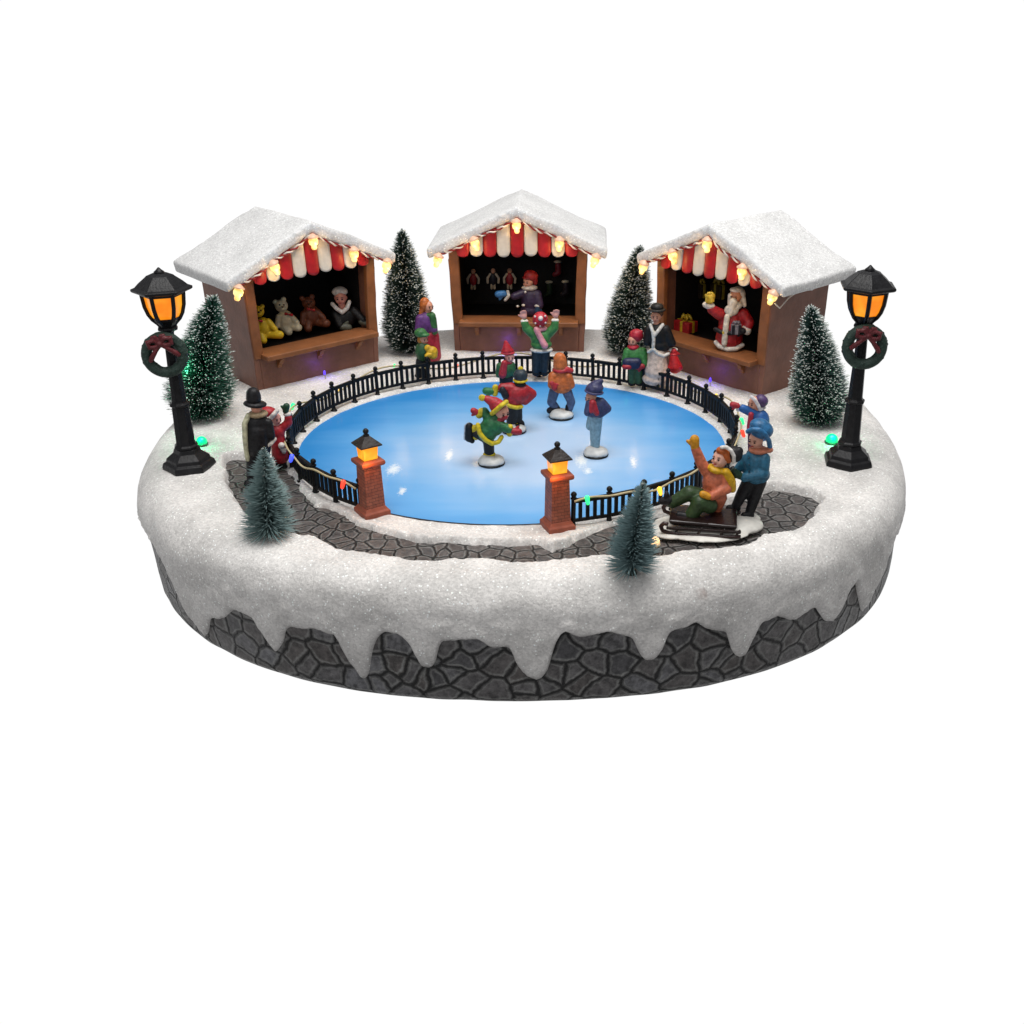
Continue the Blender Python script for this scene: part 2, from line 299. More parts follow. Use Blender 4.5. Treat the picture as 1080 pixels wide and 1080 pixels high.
# ------------------------------------------------------------------ the oval base
OC=(.35,3.0)
def outr(th):
    n,a,b=2.3,18.45,17.5
    return (abs(cos(th)/a)**n+abs(sin(th)/b)**n)**(-1/n)
DR=[(-2.60,-1.15),(-2.55,-1.35),(-2.49,-1.9),(-2.445,-2.7),(-2.414,-3.93),(-2.348,-4.53),(-2.312,-3.29),(-2.257,-2.93),(-2.222,-2.33),(-2.162,-2.43),(-2.141,-3.25),(-2.117,-3.81),(-2.092,-3.19),(-2.08,-2.51),(-2.06,-2.27),(-2.023,-2.27),(-2.009,-2.17),(-1.956,-2.35),(-1.946,-2.97),(-1.927,-3.75),(-1.903,-4.23),(-1.89,-4.01),(-1.874,-2.61),(-1.851,-1.95),(-1.818,-1.89),(-1.792,-2.27),(-1.776,-3.17),(-1.757,-3.45),(-1.735,-3.11),(-1.724,-2.11),(-1.645,-1.93),(-1.611,-2.35),(-1.575,-2.31),(-1.554,-3.31),(-1.533,-3.67),(-1.515,-3.85),(-1.494,-3.49),(-1.474,-1.99),(-1.456,-1.57),(-1.424,-1.97),(-1.362,-1.73),(-1.311,-2.07),(-1.288,-3.07),(-1.263,-3.25),(-1.244,-2.83),(-1.235,-1.99),(-1.198,-1.91),(-1.175,-1.65),(-1.149,-2.07),(-1.096,-2.45),(-1.083,-3.39),(-1.057,-3.85),(-1.036,-3.43),(-1.024,-2.45),(-0.973,-2.29),(-0.924,-2.79),(-0.894,-2.57),(-0.868,-2.43),(-0.827,-3.39),(-0.785,-3.75),(-0.761,-2.87),(-0.721,-2.2),(-0.693,-3.25),(-0.664,-4.3),(-0.625,-4.25),(-0.57,-3.3),(-.50,-2.0),(-.42,-2.4)]
t=-.36
while t<2*pi-2.75:
    DR.append((t,-1.6-random.random()*.8)); DR.append((t+.05,-2.6-random.random()*1.6)); t+=.12+random.random()*.06
DR.append((2*pi-2.68,-1.1))
dth=np.array([d[0] for d in DR]); dz=np.array([d[1] for d in DR])
def drip(th):
    th=(th+2.6)%(2*pi)-2.6
    return float(np.interp(th,dth,dz,period=2*pi))
RC=(-.2,.4); RA,RB=10.35,9.3
def ellr(th,a,b): return a*b/math.sqrt((b*cos(th))**2+(a*sin(th))**2)
PATHPX=[(237,482),(243,478),(256,478),(270,481),(297,493),(308,501),(315,515),(330,532),(352,536),(374,551),(397,557),(415,563),(436,570),(472,569),(497,572),(530,573),(567,572),(583,579),(600,573),(622,561),(642,554),(690,545),(740,535),(780,527),(796,524),(806,517),(816,515),(838,514),(856,517),(864,524),(858,538),(849,552),(847,559),(827,560),(804,562),(796,568),(785,577),(743,577),(693,585),(644,584),(594,588),(553,593),(515,589),(478,587.5),(436,593),(425,588),(400,583),(376,580),(352,576),(335,565),(319,562),(290,558),(262,540),(252,526),(246,515),(241,508),(240,495)]
PP=np.array([ground(x,y,.12 if 3<i<27 else .34)[:2] for i,(x,y) in enumerate(PATHPX)])
def path_sd(P):
    """signed distance to the path outline, negative inside; P (n,2)"""
    d=np.full(len(P),1e9); ins=np.zeros(len(P),bool); n=len(PP)
    for i in range(n):
        a=PP[i];b=PP[(i+1)%n];e=b-a;w=P-a
        t=np.clip((w@e)/(e@e),0,1); q=w-t[:,None]*e; d=np.minimum(d,np.hypot(q[:,0],q[:,1]))
        c=((a[1]>P[:,1])!=(b[1]>P[:,1])); xx=(b[0]-a[0])*(P[:,1]-a[1])/(b[1]-a[1]+1e-12)+a[0]; ins^=(c&(P[:,0]<xx))
    return np.where(ins,-d,d)
def nz(x,y,s,z=0): return noise.noise(Vector((x*s,y*s,z)))
def TP(th): return .02+.06*max(0,-cos(th))
NA=1300
NR=96
ths=np.linspace(-pi,pi,NA,endpoint=False)
XY=np.zeros((NA,NR,2))
for i,th in enumerate(ths):
    # inner edge: the ellipse of the ice seen from OC
    dx,dy=cos(th),sin(th); ox,oy=OC[0]-RC[0],OC[1]-RC[1]; wob=1+.006*nz(dx*9,dy*9,1.)
    a=(dx/RA)**2+(dy/RB)**2; b2=2*(ox*dx/RA**2+oy*dy/RB**2); c=(ox/RA)**2+(oy/RB)**2-wob
    r0=(-b2+math.sqrt(b2*b2-4*a*c))/(2*a); r1=outr(th)-1.5
    for k in range(NR):
        r=r0+(r1-r0)*k/(NR-1); XY[i,k]=(OC[0]+r*dx,OC[1]+r*dy)
sd=path_sd(XY.reshape(-1,2)).reshape(NA,NR)
V=[];Fc=[]
cols=[]
RIMPROF=[]   # shoulder
for k in range(1,15):
    a=pi/2*k/14; RIMPROF.append((1.5*sin(a)**.9+.12, -(1.55)*(1-cos(a)**.95)))
NS=10
rows=None
def ss(x,a,b):
    t=min(1,max(0,(x-a)/(b-a))); return t*t*(3-2*t)
for i,th in enumerate(ths):
    col=[]
    x0,y0=XY[i,0]; col.append((x0,y0,-.35))
    r0h=hypot(x0-OC[0],y0-OC[1])
    for k in range(NR):
        x,y=XY[i,k]; e=hypot((x-RC[0])/RA,(y-RC[1])/RB); de=(e-1)*9.8
        jag=.16*nz(x,y,1.4)+.08*nz(x,y,4)
        outer=.34+.07*nz(x,y,.35)+.035*nz(x,y,1.1,3)+.012*nz(x,y,4)
        ringh=.13+.05*nz(x,y,.9,7)+.03*nz(x,y,3,2)
        front=ss(-y,1.0,4.0) if abs(x)<12 else ss(-y,1.,4.)
        w=ss(de,1.0,2.2); h=ringh*(1-w)+outer*w
        h*=ss(de+.02,0,.30)*.75+.25
        s=sd[i,k]+jag
        edge=hypot(x-OC[0],y-OC[1]); lim=ss(outr(th)-1.5-edge,.05,.45)
        if s<.25: h=h+(-.28+(h+.28)*ss(s,-.12,.22)-h)*lim
        if s<.8 and s>0 : h+=.05*ss(.8-s,0,.6)
        col.append((x,y,h))
    R=outr(th); zt=col[-1][2]; d=(drip(th)*2+drip(th-.007)+drip(th+.007))/4+.05*nz(th*60,0,1.)
    bulge=.10*nz(cos(th)*6,sin(th)*6,1.)
    for (ro,zo) in RIMPROF:
        r=R-1.5+ro+bulge*ss(-zo,.2,1.2)*1.0; zz=zt+zo; u=.05*nz(th*14,zz*1.4,1.)
        col.append((OC[0]+(r+u)*cos(th),OC[1]+(r+u)*sin(th),zz))
    zs=col[-1][2]; zd=min(d,zs-.05)
    for k in range(1,NS+1):
        q=k/NS; zz=zs+(zd-zs)*q; u=.07*nz(th*16,zz*.9,2.)+.03*nz(th*40,zz*2,5.)
        r=R+.13+bulge+u+ .03*sin(q*pi) - .14*ss(q,.8,1)
        tp=-.035*(zz)   # walls lean in a little towards the bottom
        col.append((OC[0]+(r-max(0,(-1.2-zz))*TP(th))*cos(th),OC[1]+(r-max(0,(-1.2-zz))*TP(th))*sin(th),zz))
    r=R-.15-max(0,(-1.2-zd))*TP(th); col.append((OC[0]+r*cos(th),OC[1]+r*sin(th),zd+.05))
    if rows is None: rows=len(col)
    V+=col
for i in range(NA):
    j=(i+1)%NA
    for k in range(rows-1): Fc.append((i*rows+k,j*rows+k,j*rows+k+1,i*rows+k+1)[::-1])
base=empty('village_base',(0,0,0),0,'oval snow covered display base with crazy paved stone side and dripping icicles','display base')
me=bpy.data.meshes.new('snow_cover'); me.from_pydata(V,[],Fc); me.update()
add('snow_cover',me,SNOW,base)['label']='sparkling white snow layer with icicles running down the stone side'
# stone side wall
NW=720; v=[];f=[];uv=[]
zl=[.2,-1.0,-1.2,-2,-3,-4,-4.7,-4.9]
arc=0;arcs=[]
for i in range(NW+1):
    th=-pi/2+ pi + 2*pi*i/NW; R=outr(th); p=(OC[0]+R*cos(th),OC[1]+R*sin(th))
    if i: arc+=hypot(p[0]-pp[0],p[1]-pp[1])
    pp=p; arcs.append(arc)
    for z in zl:
        r=R-.06-max(0,(-1.2-z))*TP(th)+.05*nz(arc*.8,z*.9,1.)-(.10 if z==zl[-1] else 0)-(.9 if z>0 else 0)
        v.append((OC[0]+r*cos(th),OC[1]+r*sin(th),z))
nl=len(zl)
me=bpy.data.meshes.new('stone_wall')
for i in range(NW):
    for k in range(nl-1): f.append((i*nl+k,(i+1)*nl+k,(i+1)*nl+k+1,i*nl+k+1))
f.append(tuple(i*nl+nl-1 for i in range(NW)))
me.from_pydata(v,[],f); me.update(); ul=me.uv_layers.new(name='UVMap')
for p in me.polygons:
    for li in p.loop_indices:
        vi=me.loops[li].vertex_index; ul.data[li].uv=(arcs[vi//nl],zl[vi%nl])
STONE=stone_mat('grey crazy paving',[(.060,.059,.062),(.105,.10,.10),(.078,.070,.066),(.14,.14,.148)],.98,1.,1.15,gap=.056,bdist=.26)
add('stone_wall',me,STONE,base)['label']='dark grey crazy paving side with black joints'
# footpath, ice
def sheet(name,mat,inside,z,parent,res=.15,box=(-17,17,-15,14),disp=0):
    xs=np.arange(box[0],box[1],res); ys=np.arange(box[2],box[3],res); G,H=np.meshgrid(xs,ys,indexing='ij')
    ok=inside(np.stack([G.ravel(),H.ravel()],1)).reshape(G.shape); idx={};v=[];f=[]
    def vid(i,j):
        if (i,j) not in idx: idx[i,j]=len(v); x,y=xs[i],ys[j]; v.append((x,y,z+disp*nz(x,y,.8)))
        return idx[i,j]
    for i in range(len(xs)-1):
        for j in range(len(ys)-1):
            if ok[i,j] or ok[i+1,j+1]: f.append((vid(i,j),vid(i+1,j),vid(i+1,j+1),vid(i,j+1)))
    me=bpy.data.meshes.new(name); me.from_pydata(v,[],f); me.update(); return add(name,me,mat,parent)
PAVE=stone_mat('brown crazy paving',[(.052,.046,.045),(.076,.062,.057),(.090,.080,.076),(.062,.059,.060)],1.5,1.,1.,gap=.05,bdist=.22,uv=False)
sheet('footpath',PAVE,lambda P:(path_sd(P)<.2)&(np.hypot(P[:,0]-OC[0],P[:,1]-OC[1])<np.array([outr(atan2(q[1]-OC[1],q[0]-OC[0])) for q in P])-1.55),-.02,base,disp=.05)['label']='brown grey crazy paved path curving round the front of the rink'
m=M(); 
v=[(RC[0],RC[1],0)]+[(RC[0]+(RA+.35)*cos(2*pi*k/200),RC[1]+(RB+.35)*sin(2*pi*k/200),0) for k in range(200)]
me=bpy.data.meshes.new('ice_sheet'); me.from_pydata(v,[],[(0,1+k,1+(k+1)%200) for k in range(200)]); me.update()
add('ice_sheet',me,ice_mat(),base,False)['label']='glossy blue ice whitened in the middle with ragged white patches'
m=M(); m.tube([(RC[0]+(RA-.02)*cos(-2.6+2.1*k/100),RC[1]+(RB-.02)*sin(-2.6+2.1*k/100),.0) for k in range(101)],[.015]+[.07]*99+[.015],6); m.build('rink_edge',BLACK,base,True)
m=M(); m.lathe([(8,-.4),(8,-.45)],32,(OC[0],OC[1],0))   # hidden floor under the ice
sn=M()
def top_z(x,y):
    e=hypot((x-RC[0])/RA,(y-RC[1])/RB); de=(e-1)*9.8
    return .13+.2*ss(de,1.,2.2)

# ------------------------------------------------------------------ booths
W,HW,AP,ET,SP,DEP=7.9,5.85,8.98,6.28,5.25,5.0
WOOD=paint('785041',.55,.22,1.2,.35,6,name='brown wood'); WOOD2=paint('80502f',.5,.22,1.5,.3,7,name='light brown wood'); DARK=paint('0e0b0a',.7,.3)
RED=paint('a3161f',.42,.15,4,.2,8); CREAM=paint('cfcac0',.45,.10,4,.2,8)
def roofz(u): return AP-(AP-ET-.30)*abs(u)/SP          # top of the snow
def make_booth():
    r=empty('market_booth')
    def taper(p):
        x,y,z=p; k=.955+.045*min(1,max(0,z)/HW)+.004*nz(z*1.3,x,1.); return (x*k+.04*nz(z*.7,y*.5,1.,x),y+.03*nz(x*.5,z*.8,1.),z)
    h=W/2+.12; m=M()
    m.box(-h,-h+.35,.003,DEP,-.3,HW,n=8); m.box(h-.35,h,.003,DEP,-.3,HW,n=8)                 # sides
    m.box(-h+.352,h-.352,.02,.30,-.3,2.0,n=3)                                       # lower front
    m.box(-h+.352,h-.352,DEP-.3,DEP-.003,-.3,HW,n=8)                                  # back
    m.box(-h+.352,h-.352,.30,DEP-.31,1.75,1.98)                                      # inner floor
    m.build('wall',WOOD,r,bevel=.05,warp=taper)
    for y0,y1 in ((.03,.28),(DEP-.28,DEP-.03)):
        g=M()
        zg=6.3 if y0<1 else HW
        pts=[(-h+.02,zg),(h-.02,zg),(h-.02,roofz(h)-.5),(0,roofz(0)-.55),(-h+.02,roofz(h)-.5)]
        g.raw([(x,y0,z) for x,z in pts]+[(x,y1,z) for x,z in pts],[(0,1,2,3,4),(9,8,7,6,5)]+[(i,(i+1)%5,5+(i+1)%5,5+i) for i in range(5)])
        g.build('gable',WOOD,r)
    for sx in (-1,1):
        p=M(); a=sx*(h-.04); b=sx*(h-.62); p.box(min(a,b),max(a,b),-.06,.28,2.0,HW+.52,n=6)
        p.build('corner_post',WOOD2,r,bevel=.06,warp=taper)
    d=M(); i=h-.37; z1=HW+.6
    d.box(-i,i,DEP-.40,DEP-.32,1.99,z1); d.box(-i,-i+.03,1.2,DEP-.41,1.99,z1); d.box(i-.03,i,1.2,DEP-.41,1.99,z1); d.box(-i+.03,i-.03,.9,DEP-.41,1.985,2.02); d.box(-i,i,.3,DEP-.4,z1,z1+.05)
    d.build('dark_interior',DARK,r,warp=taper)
    c=M(); c.box(-W/2+.42,W/2-.42,-.78,.9,2.0,2.28); co=c.build('counter',WOOD2,r,bevel=.05)
    for u in (-2.5,0,2.5):
        b=M(); pr=[(0,0),(-.62,0),(-.62,-.12),(-.42,-.2),(-.28,-.45),(-.12,-.55),(-.1,-.7),(0,-.7)]
        v=[(u-.12,y+.015,1.998+z) for y,z in pr]+[(u+.12,y+.015,1.998+z) for y,z in pr]; n=len(pr)
        b.raw(v,[tuple(range(n)),tuple(reversed(range(n,2*n)))]+[(k,(k+1)%n,n+(k+1)%n,n+k) for k in range(n)]); b.build('bracket',WOOD2,co,bevel=.02)
    # roof slab with soft snow edges
    f=M(); y0,y1=-.55,5.75; th=.66; N_=12
    top=[(-SP+2*SP*k/(2*N_),roofz(-SP+2*SP*k/(2*N_))) for k in range(2*N_+1)]
    bot=[(u*.985,z-th) for u,z in reversed(top)]; pr=top+bot; n=len(pr); ny=10; v=[];fc=[]
    for j in range(ny+1):
        y=y0+(y1-y0)*j/ny; v+=[(u,y,z) for u,z in pr]
    for j in range(ny):
        for k in range(n): fc.append((j*n+k,j*n+(k+1)%n,(j+1)*n+(k+1)%n,(j+1)*n+k))
    for e in (0,ny):
        for k in range(2*N_): a=e*n+k; bb=e*n+(n-1-k); fc.append((a,a+1,bb-1,bb))
    f.raw(v,fc)
    def wob(p): x,y,z=p; s=.10*nz(x,y,.6,z*.5)+.05*nz(x,y,1.8,z); return (x+s*.6,y+s*.6,z+s)
    f.build('snowy_roof',ROOFSNOW,r,remesh=.08,sm=20,warp=wob)['label']='thick glittering snow slab roof'
    # striped valance
    a=M(); ns=9; uw=7.1/ns
    for q in range(ns):
        u0=-3.55+uw*q; a.cur=0 if q%2==0 else 1; zb=6.30+.05*random.uniform(-1,1); v=[];fc=[]; nx,nzv=8,14
        for i in range(nx+1):
            u=u0+uw*i/nx+(.012 if i==0 else (-.012 if i==nx else 0)); t_=2*i/nx-1; zt=min(roofz(u)-.60,roofz(u)-.60); z0=zb-.30*math.sqrt(max(0,1-t_*t_))+.1
            for k in range(nzv+1):
                z=z0+(zt-z0)*k/nzv; v.append((u,-.10-.16*math.sqrt(max(0,1-.9*t_*t_))-.25*(1-k/nzv)*.5,z))
        off=len(v); v+=[(x,y+.12,z) for x,y,z in v]
        g=lambda i,k:i*(nzv+1)+k
        for i in range(nx):
            for k in range(nzv): fc.append((g(i,k),g(i+1,k),g(i+1,k+1),g(i,k+1))); fc.append((off+g(i,k+1),off+g(i+1,k+1),off+g(i+1,k),off+g(i,k)))
        for i in range(nx): fc.append((g(i,0),off+g(i,0),off+g(i+1,0),g(i+1,0))); fc.append((g(i,nzv),g(i+1,nzv),off+g(i+1,nzv),off+g(i,nzv)))
        for k in range(nzv): fc.append((g(0,k),g(0,k+1),off+g(0,k+1),off+g(0,k))); fc.append((g(nx,k),off+g(nx,k),off+g(nx,k+1),g(nx,k+1)))
        a.raw(v,fc)
    a.build('awning',[RED,CREAM],r,smooth=True)['label']='red and white striped scalloped valance'
    return r
BO=[((-11.5,9.77,.05),.759-.02),((-.45,14.3,.05),-.015),((10.24,9.0,.05),-.849+.02)]
BL=['brown market booth with snowy roof selling teddy bears, at the left','brown market booth with snowy roof and hanging dolls, facing front at the back','brown market booth with snowy roof holding a white bearded man in red']
b0=make_booth(); booths=[]
for i,(loc,a) in enumerate(BO):
    o=b0 if i==0 else tree_copy(b0); o.location=loc; o.rotation_euler=(0,0,a); tag(o,BL[i],'booth','snow roofed market booths behind the rink'); booths.append(o)
# garlands with five bulbs each
def bulb(parent,x,y,z,m1=WARM,name='bulb',s=1.,tilt=0):
    R=Matrix.Rotation(tilt,3,'Y')
    m=M(); m.lathe([(.02*s,-.62*s),(.11*s,-.60*s),(.16*s,-.5*s),(.15*s,-.38*s),(.24*s,-.30*s),(.27*s,-.12*s),(.22*s,0)],14)
    o=m.build(name,m1,parent,smooth=True,warp=lambda p:tuple(Vector((x,y,z))+R@Vector(p)))
    c=M(); c.lathe([(.23*s,.01),(.30*s,.03*s),(.31*s,.10*s),(.20*s,.17*s),(.10*s,.26*s),(.03*s,.28*s)],12)
    c.build('bulb_cap',BULBCAP,o,smooth=True,warp=lambda p:tuple(Vector((x,y,z))+R@Vector(p)))
    return o
GR=['festoon of five warm bulbs on the gable above the teddy bears','festoon of five warm bulbs on the gable of the booth facing front','festoon of five warm bulbs on the right booth, its loose wire end hanging']
CORDR=paint('8c2420',.5,.2); CORDW=paint('ddd4ca',.5,.1)
def make_garland():
    r=empty('string_lights'); us=[-4.55,-2.45,0,2.45,4.55]; pts=[]
    for i in range(121):
        u=-4.7+9.4*i/120; k=(u+4.55)/9.1*4; sag=.16*abs(sin(pi*k)); pts.append(Vector((u,-.46,roofz(u)-.66-sag)))
    for ph,mt,nm in ((0,CORDR,'red_cord'),(pi,CORDW,'white_cord')):
        m=M(); m.tube([p+Vector((0,.05*cos(i*.75+ph),.055*sin(i*.75+ph))) for i,p in enumerate(pts)],.05,6); m.build(nm,mt,r,True)
    for u in us: bulb(r,u,-.56,roofz(u)-.82-(.1 if u==0 else 0),s=.98,tilt=random.uniform(-.45,.45))
    return r
g0=make_garland()
for i,(loc,a) in enumerate(BO):
    o=g0 if i==0 else tree_copy(g0); o.location=loc; o.rotation_euler=(0,0,a); tag(o,GR[i],'string lights','festoons of warm bulbs on the booths')
    if i==2:
        m=M(); m.tube([(4.6,-.45,5.6),(4.45,.2,5.2),(4.2,1.2,5.5),(4.15,2.2,5.75),(4.1,3.1,5.8)],.035,6); m.build('loose_wire',CORDW,o,True)
    for u in (-4.5,-2.45,0,2.45,4.5):
        ld=bpy.data.lights.new('bulb glow','POINT'); ld.energy=25; ld.color=(1,.58,.2); ld.shadow_soft_size=.15
        lo=bpy.data.objects.new('bulb_glow',ld); COL.objects.link(lo); lo.parent=o; lo.location=(u,-.95,roofz(u)-1.25)

# ------------------------------------------------------------------ figures
class Fig:
    """a figurine laid out from its outline; every point gets its own depth so that the figure is round"""
    def __init__(s,name,fx,fy,z,label,cat='person',group=None,off=0.,plane=None):
        a=ground(fx,fy,z) 
        if plane is not None:
            d=ray(fx,fy); t_=np.dot(plane[0]-CAM,plane[1])/np.dot(d,plane[1]); a=CAM+d*t_
        s.A=a; d=a-CAM; s.az=atan2(d[0],d[1]); s.n=np.array([sin(s.az),cos(s.az),0])
        s.dep=d[1]*cos(PITCH)-d[2]*sin(PITCH); s.k=F/s.dep
        s.e=empty(name,tuple(a),-s.az,label,cat,group); s.core=M(); s.skin=SKIN; s.extra=[]
    def P(s,X,Y,y=0.):
        d=ray(X,Y); t_=(np.dot(s.A-CAM,s.n)+y/s.k)/np.dot(d,s.n); p=CAM+d*t_-s.A
        c,q=cos(s.az),sin(s.az); return Vector((p[0]*c-p[1]*q,p[0]*q+p[1]*c,p[2]))
    def part(s,name,color,prims,parent=None,core=.72,vox=.045,rough=.45,mat=None,label=None):
        m=M()
        for p in prims:
            if p[0]=='c':
                _,x0,y0,x1,y1,r0,r1=p[:7]; d0,d1=(p[7],p[8]) if len(p)>8 else (0,0)
                a,b=s.P(x0,y0,d0),s.P(x1,y1,d1); m.cap(a,b,r0/s.k,r1/s.k)
                if core: s.core.cap(a,b,r0/s.k*core,r1/s.k*core)
            else:
                _,x,y,rx,rz=p[:5]; ry=p[5] if len(p)>5 else rx*.8; d=p[6] if len(p)>6 else 0; rot=p[7] if len(p)>7 else 0
                R=Matrix.Rotation(radians(rot),3,'Y'); c=s.P(x,y,d); r=(rx/s.k,max(ry,2.)/s.k,rz/s.k)
                m.ell(c,r,R)
                if core: s.core.ell(c,[q*core for q in r],R)
        big=max((max(q[3:5]) if q[0]=='e' else max(q[5:7])) for q in prims)
        vx=vox if big*1./s.k>.17 else .028
        o=m.build(name,mat or paint(color,rough),parent or s.e,remesh=vx,sm=3)
        if label: o['label']=label
        return o
    def head(s,x,y,r,lx=0.,ly=0.,neck=None,eyes=True,skin=None,back=False):
        """skull, nose, ears; lx shifts the face sideways (-1..1)"""
        s.skin=skin or SKIN; h=s.core; c=s.P(x,y); k=s.k
        h.ell(c,(r*.86/k,r*.9/k,r*1.02/k)); 
        if neck: h.cap(c,s.P(*neck),r*.5/k,r*.55/k)
        if back: return
        th=lx*1.1; fd=Vector((sin(th),-cos(th),-.25+ly)).normalized(); rt=Vector((cos(th),sin(th),0)); up=rt.cross(fd)*-1
        if up.z<0: up=-up
        Rr=r/k; h.ell(c+fd*Rr*.88-up*Rr*.10,(Rr*.16,Rr*.2,Rr*.17)); h.ell(c+fd*Rr*.62-up*Rr*.62,(Rr*.32,Rr*.26,Rr*.25))
        for sg in (-1,1):
            h.ell(c+rt*sg*Rr*.84,(Rr*.13,Rr*.16,Rr*.24)); h.ell(c+fd*Rr*.62+rt*sg*Rr*.38-up*Rr*.22,(Rr*.3,Rr*.25,Rr*.26))
        s.eyes=[]
        if eyes:
            for sg in (-1,1):
                q=c+fd*Rr*.83+rt*sg*Rr*.33+up*Rr*.12; s.extra.append(('eye',paint('1c1210',.3),q,(Rr*.13,Rr*.10,Rr*.10)))
                s.extra.append(('eyebrow',paint('4a2a1c',.5),q+up*Rr*.24-fd*.02,(Rr*.2,Rr*.09,Rr*.05)))
            s.extra.append(('mouth',paint('a8322c',.4),c+fd*Rr*.86-up*Rr*.44,(Rr*.2,Rr*.09,Rr*.08)))
    def hand(s,x,y,r,ang=90,y0=0):
        """palm with four curled fingers and a thumb at its side; ang is the direction the fingers point in the picture"""
        c=s.P(x,y,y0); a=radians(ang); d=Vector((cos(a),-.15,sin(a))).normalized(); sd_=Vector((-sin(a),0,cos(a))); R=r/s.k
        s.core.ell(c,(R*.6,R*.4,R*.6))
        for i,L in enumerate((.75,.9,.85,.65)):
            o=(i-1.5)*.33*R; b=c+sd_*o+d*R*.35; k=b+d*R*L*.55; s.core.cap(b,k,R*.19,R*.17,8); s.core.cap(k,k+(d+Vector((0,-.5,0))).normalized()*R*L*.45,R*.17,R*.14,8)
        t_=c+sd_*R*.5; s.core.cap(t_,t_+(d*.6+sd_*.8)*R*.6,R*.2,R*.16,8)
    def mitt(s,name,color,x,y,r,ang,y0=0,parent=None):
        """mitten: closed fingers and a thumb standing off the side"""
        a=radians(ang); R=r/s.k; c=s.P(x,y,y0); d=Vector((cos(a),0,sin(a))); sd_=Vector((-sin(a),0,cos(a))); m=M()
        m.cap(c-d*R*.5,c+d*R*.55,R*.62,R*.66); m.cap(c-d*R*.1+sd_*R*.5,c+d*R*.35+sd_*R*.95,R*.28,R*.25,8)
        s.core.cap(c-d*R*.5,c+d*R*.4,R*.4,R*.4)
        return m.build(name,paint(color,.5),parent or s.e,remesh=.03,sm=2)
    def base(s,x,y,rx,snow=True):
        c=s.P(x,y); k=s.k; c.z=0
        m=M(); R=rx/k
        v=[]
        m.lathe([(R*.9,0.01),(R*1.0,.02),(R*1.0,.07),(R*.93,.10)],28,(c.x,c.y,0)); rim=m.build('stand',paint('17191d',.35),s.e,smooth=True)
        m=M(); m.ell((c.x,c.y,.15),(R*1.02,R*.96,.28)); m.ell((c.x-R*.28,c.y-.1,.26),(R*.62,R*.6,.26)); m.ell((c.x+R*.45,c.y-.18,.18),(R*.52,R*.5,.24)); m.ell((c.x-R*.55,c.y-.22,.14),(R*.4,R*.4,.18))
        m.build('snow_mound',paint('c9cac8',.4,.25,2.5,.5,5),s.e,remesh=.045,sm=3,warp=lambda p:(p[0],p[1],max(p[2],.08)))
    def done(s):
        b=s.core.build('body',s.skin,s.e,remesh=.035,sm=2)
        for nm,mt,q,r in s.extra:
            m=M(); m.ell(q,r,seg=10,rings=6); m.build(nm,mt,b,smooth=True)
        return s.e
    def chain(s,pts,r,y=0):
        out=[]
        for a,b in zip(pts[:-1],pts[1:]):
            ya=a[2] if len(a)>2 else y; yb=b[2] if len(b)>2 else y; out.append(('c',a[0],a[1],b[0],b[1],r,r,ya,yb))
        return out
C=lambda *a:('c',)+a
E_=lambda *a:('e',)+a
GREEN='1f5a34'; YEL='c9b21e'; REDC='a01c26'; NAVY='262b48'; BLK='17171b'

# --- skaters on the ice
s=Fig('person',518,489,0,'child skating in green coat with yellow trim and red hat, one leg raised behind','skater','skaters on the ice')
s.base(518.5,491,14.2); s.head(529,434,8.6,.55,-.2,(524,444)); 
s.part('trousers',BLK,[C(515,462,516,477,6.2,5.6),C(513,462,502,457,6,5,2,6)])
s.part('cuff',YEL,[E_(516,479,7,3.4)],core=0); s.part('cuff',YEL,[C(500,451,502,461,3.4,3.4,6,6)],core=0)
for q in ([E_(513,484,5.2,3.2),E_(522,485,6.5,3.4,4.5,-2)],): s.part('boot','15161a',q)
b=s.part('boot','15161a',[C(495,450,494.5,462,4.6,4.4,7,7),C(494.5,462,498,465,4,3,7,7)])
s.part('skate_blade','a9b0b8',[C(490.5,449,489.8,463,1.1,1.1,7,7),C(490.5,449,494,446,1,1,7,7),C(489.8,463,495,466,1,1,7,7)],b,core=0,rough=.25)
s.part('coat','1d6238',[E_(520,449,12.5,11.5,10),E_(514,455,11,11.5,10),C(524,447,537,453,6,4.6,-3,-7),C(516,444,511,434,5.5,4.6,3,5),C(522,440,524,446,6,7)])
s.part('coat_trim',YEL,s.chain([(504,448,-6),(506,457,-9),(512,464,-10),(519,468,-9),(526,466,-7),(529,461,-5)],2.5),core=0)
s.part('cuff',YEL,[C(538,450.5,537.5,457.5,3.3,3.3,-7,-7)],core=0); s.mitt('mitten','a3202c',544,455,5.6,-8,-8)
s.part('cuff',YEL,[C(508,434,505.5,437.5,4.2,4.2,5,5)],core=0); s.mitt('mitten','a3202c',502,434.5,5.2,150,5)
s.part('scarf','97202a',[E_(526,442,7.2,4,7),E_(531,440,5,3.6,4,-4)],core=0)
h=s.part('hat','a81f2a',[E_(524.5,428,8.6,7.6,8.2),C(522,425,513,420.5,6.6,3.6),])
s.part('hat_trim',YEL,s.chain([(519,436,-5),(524,432,-8),(529,427.5,-8),(534,424,-3)],2.6),h,core=0); s.part('pompom',YEL,[E_(508.5,419.5,4,3.8)],h,core=0)
s.done()

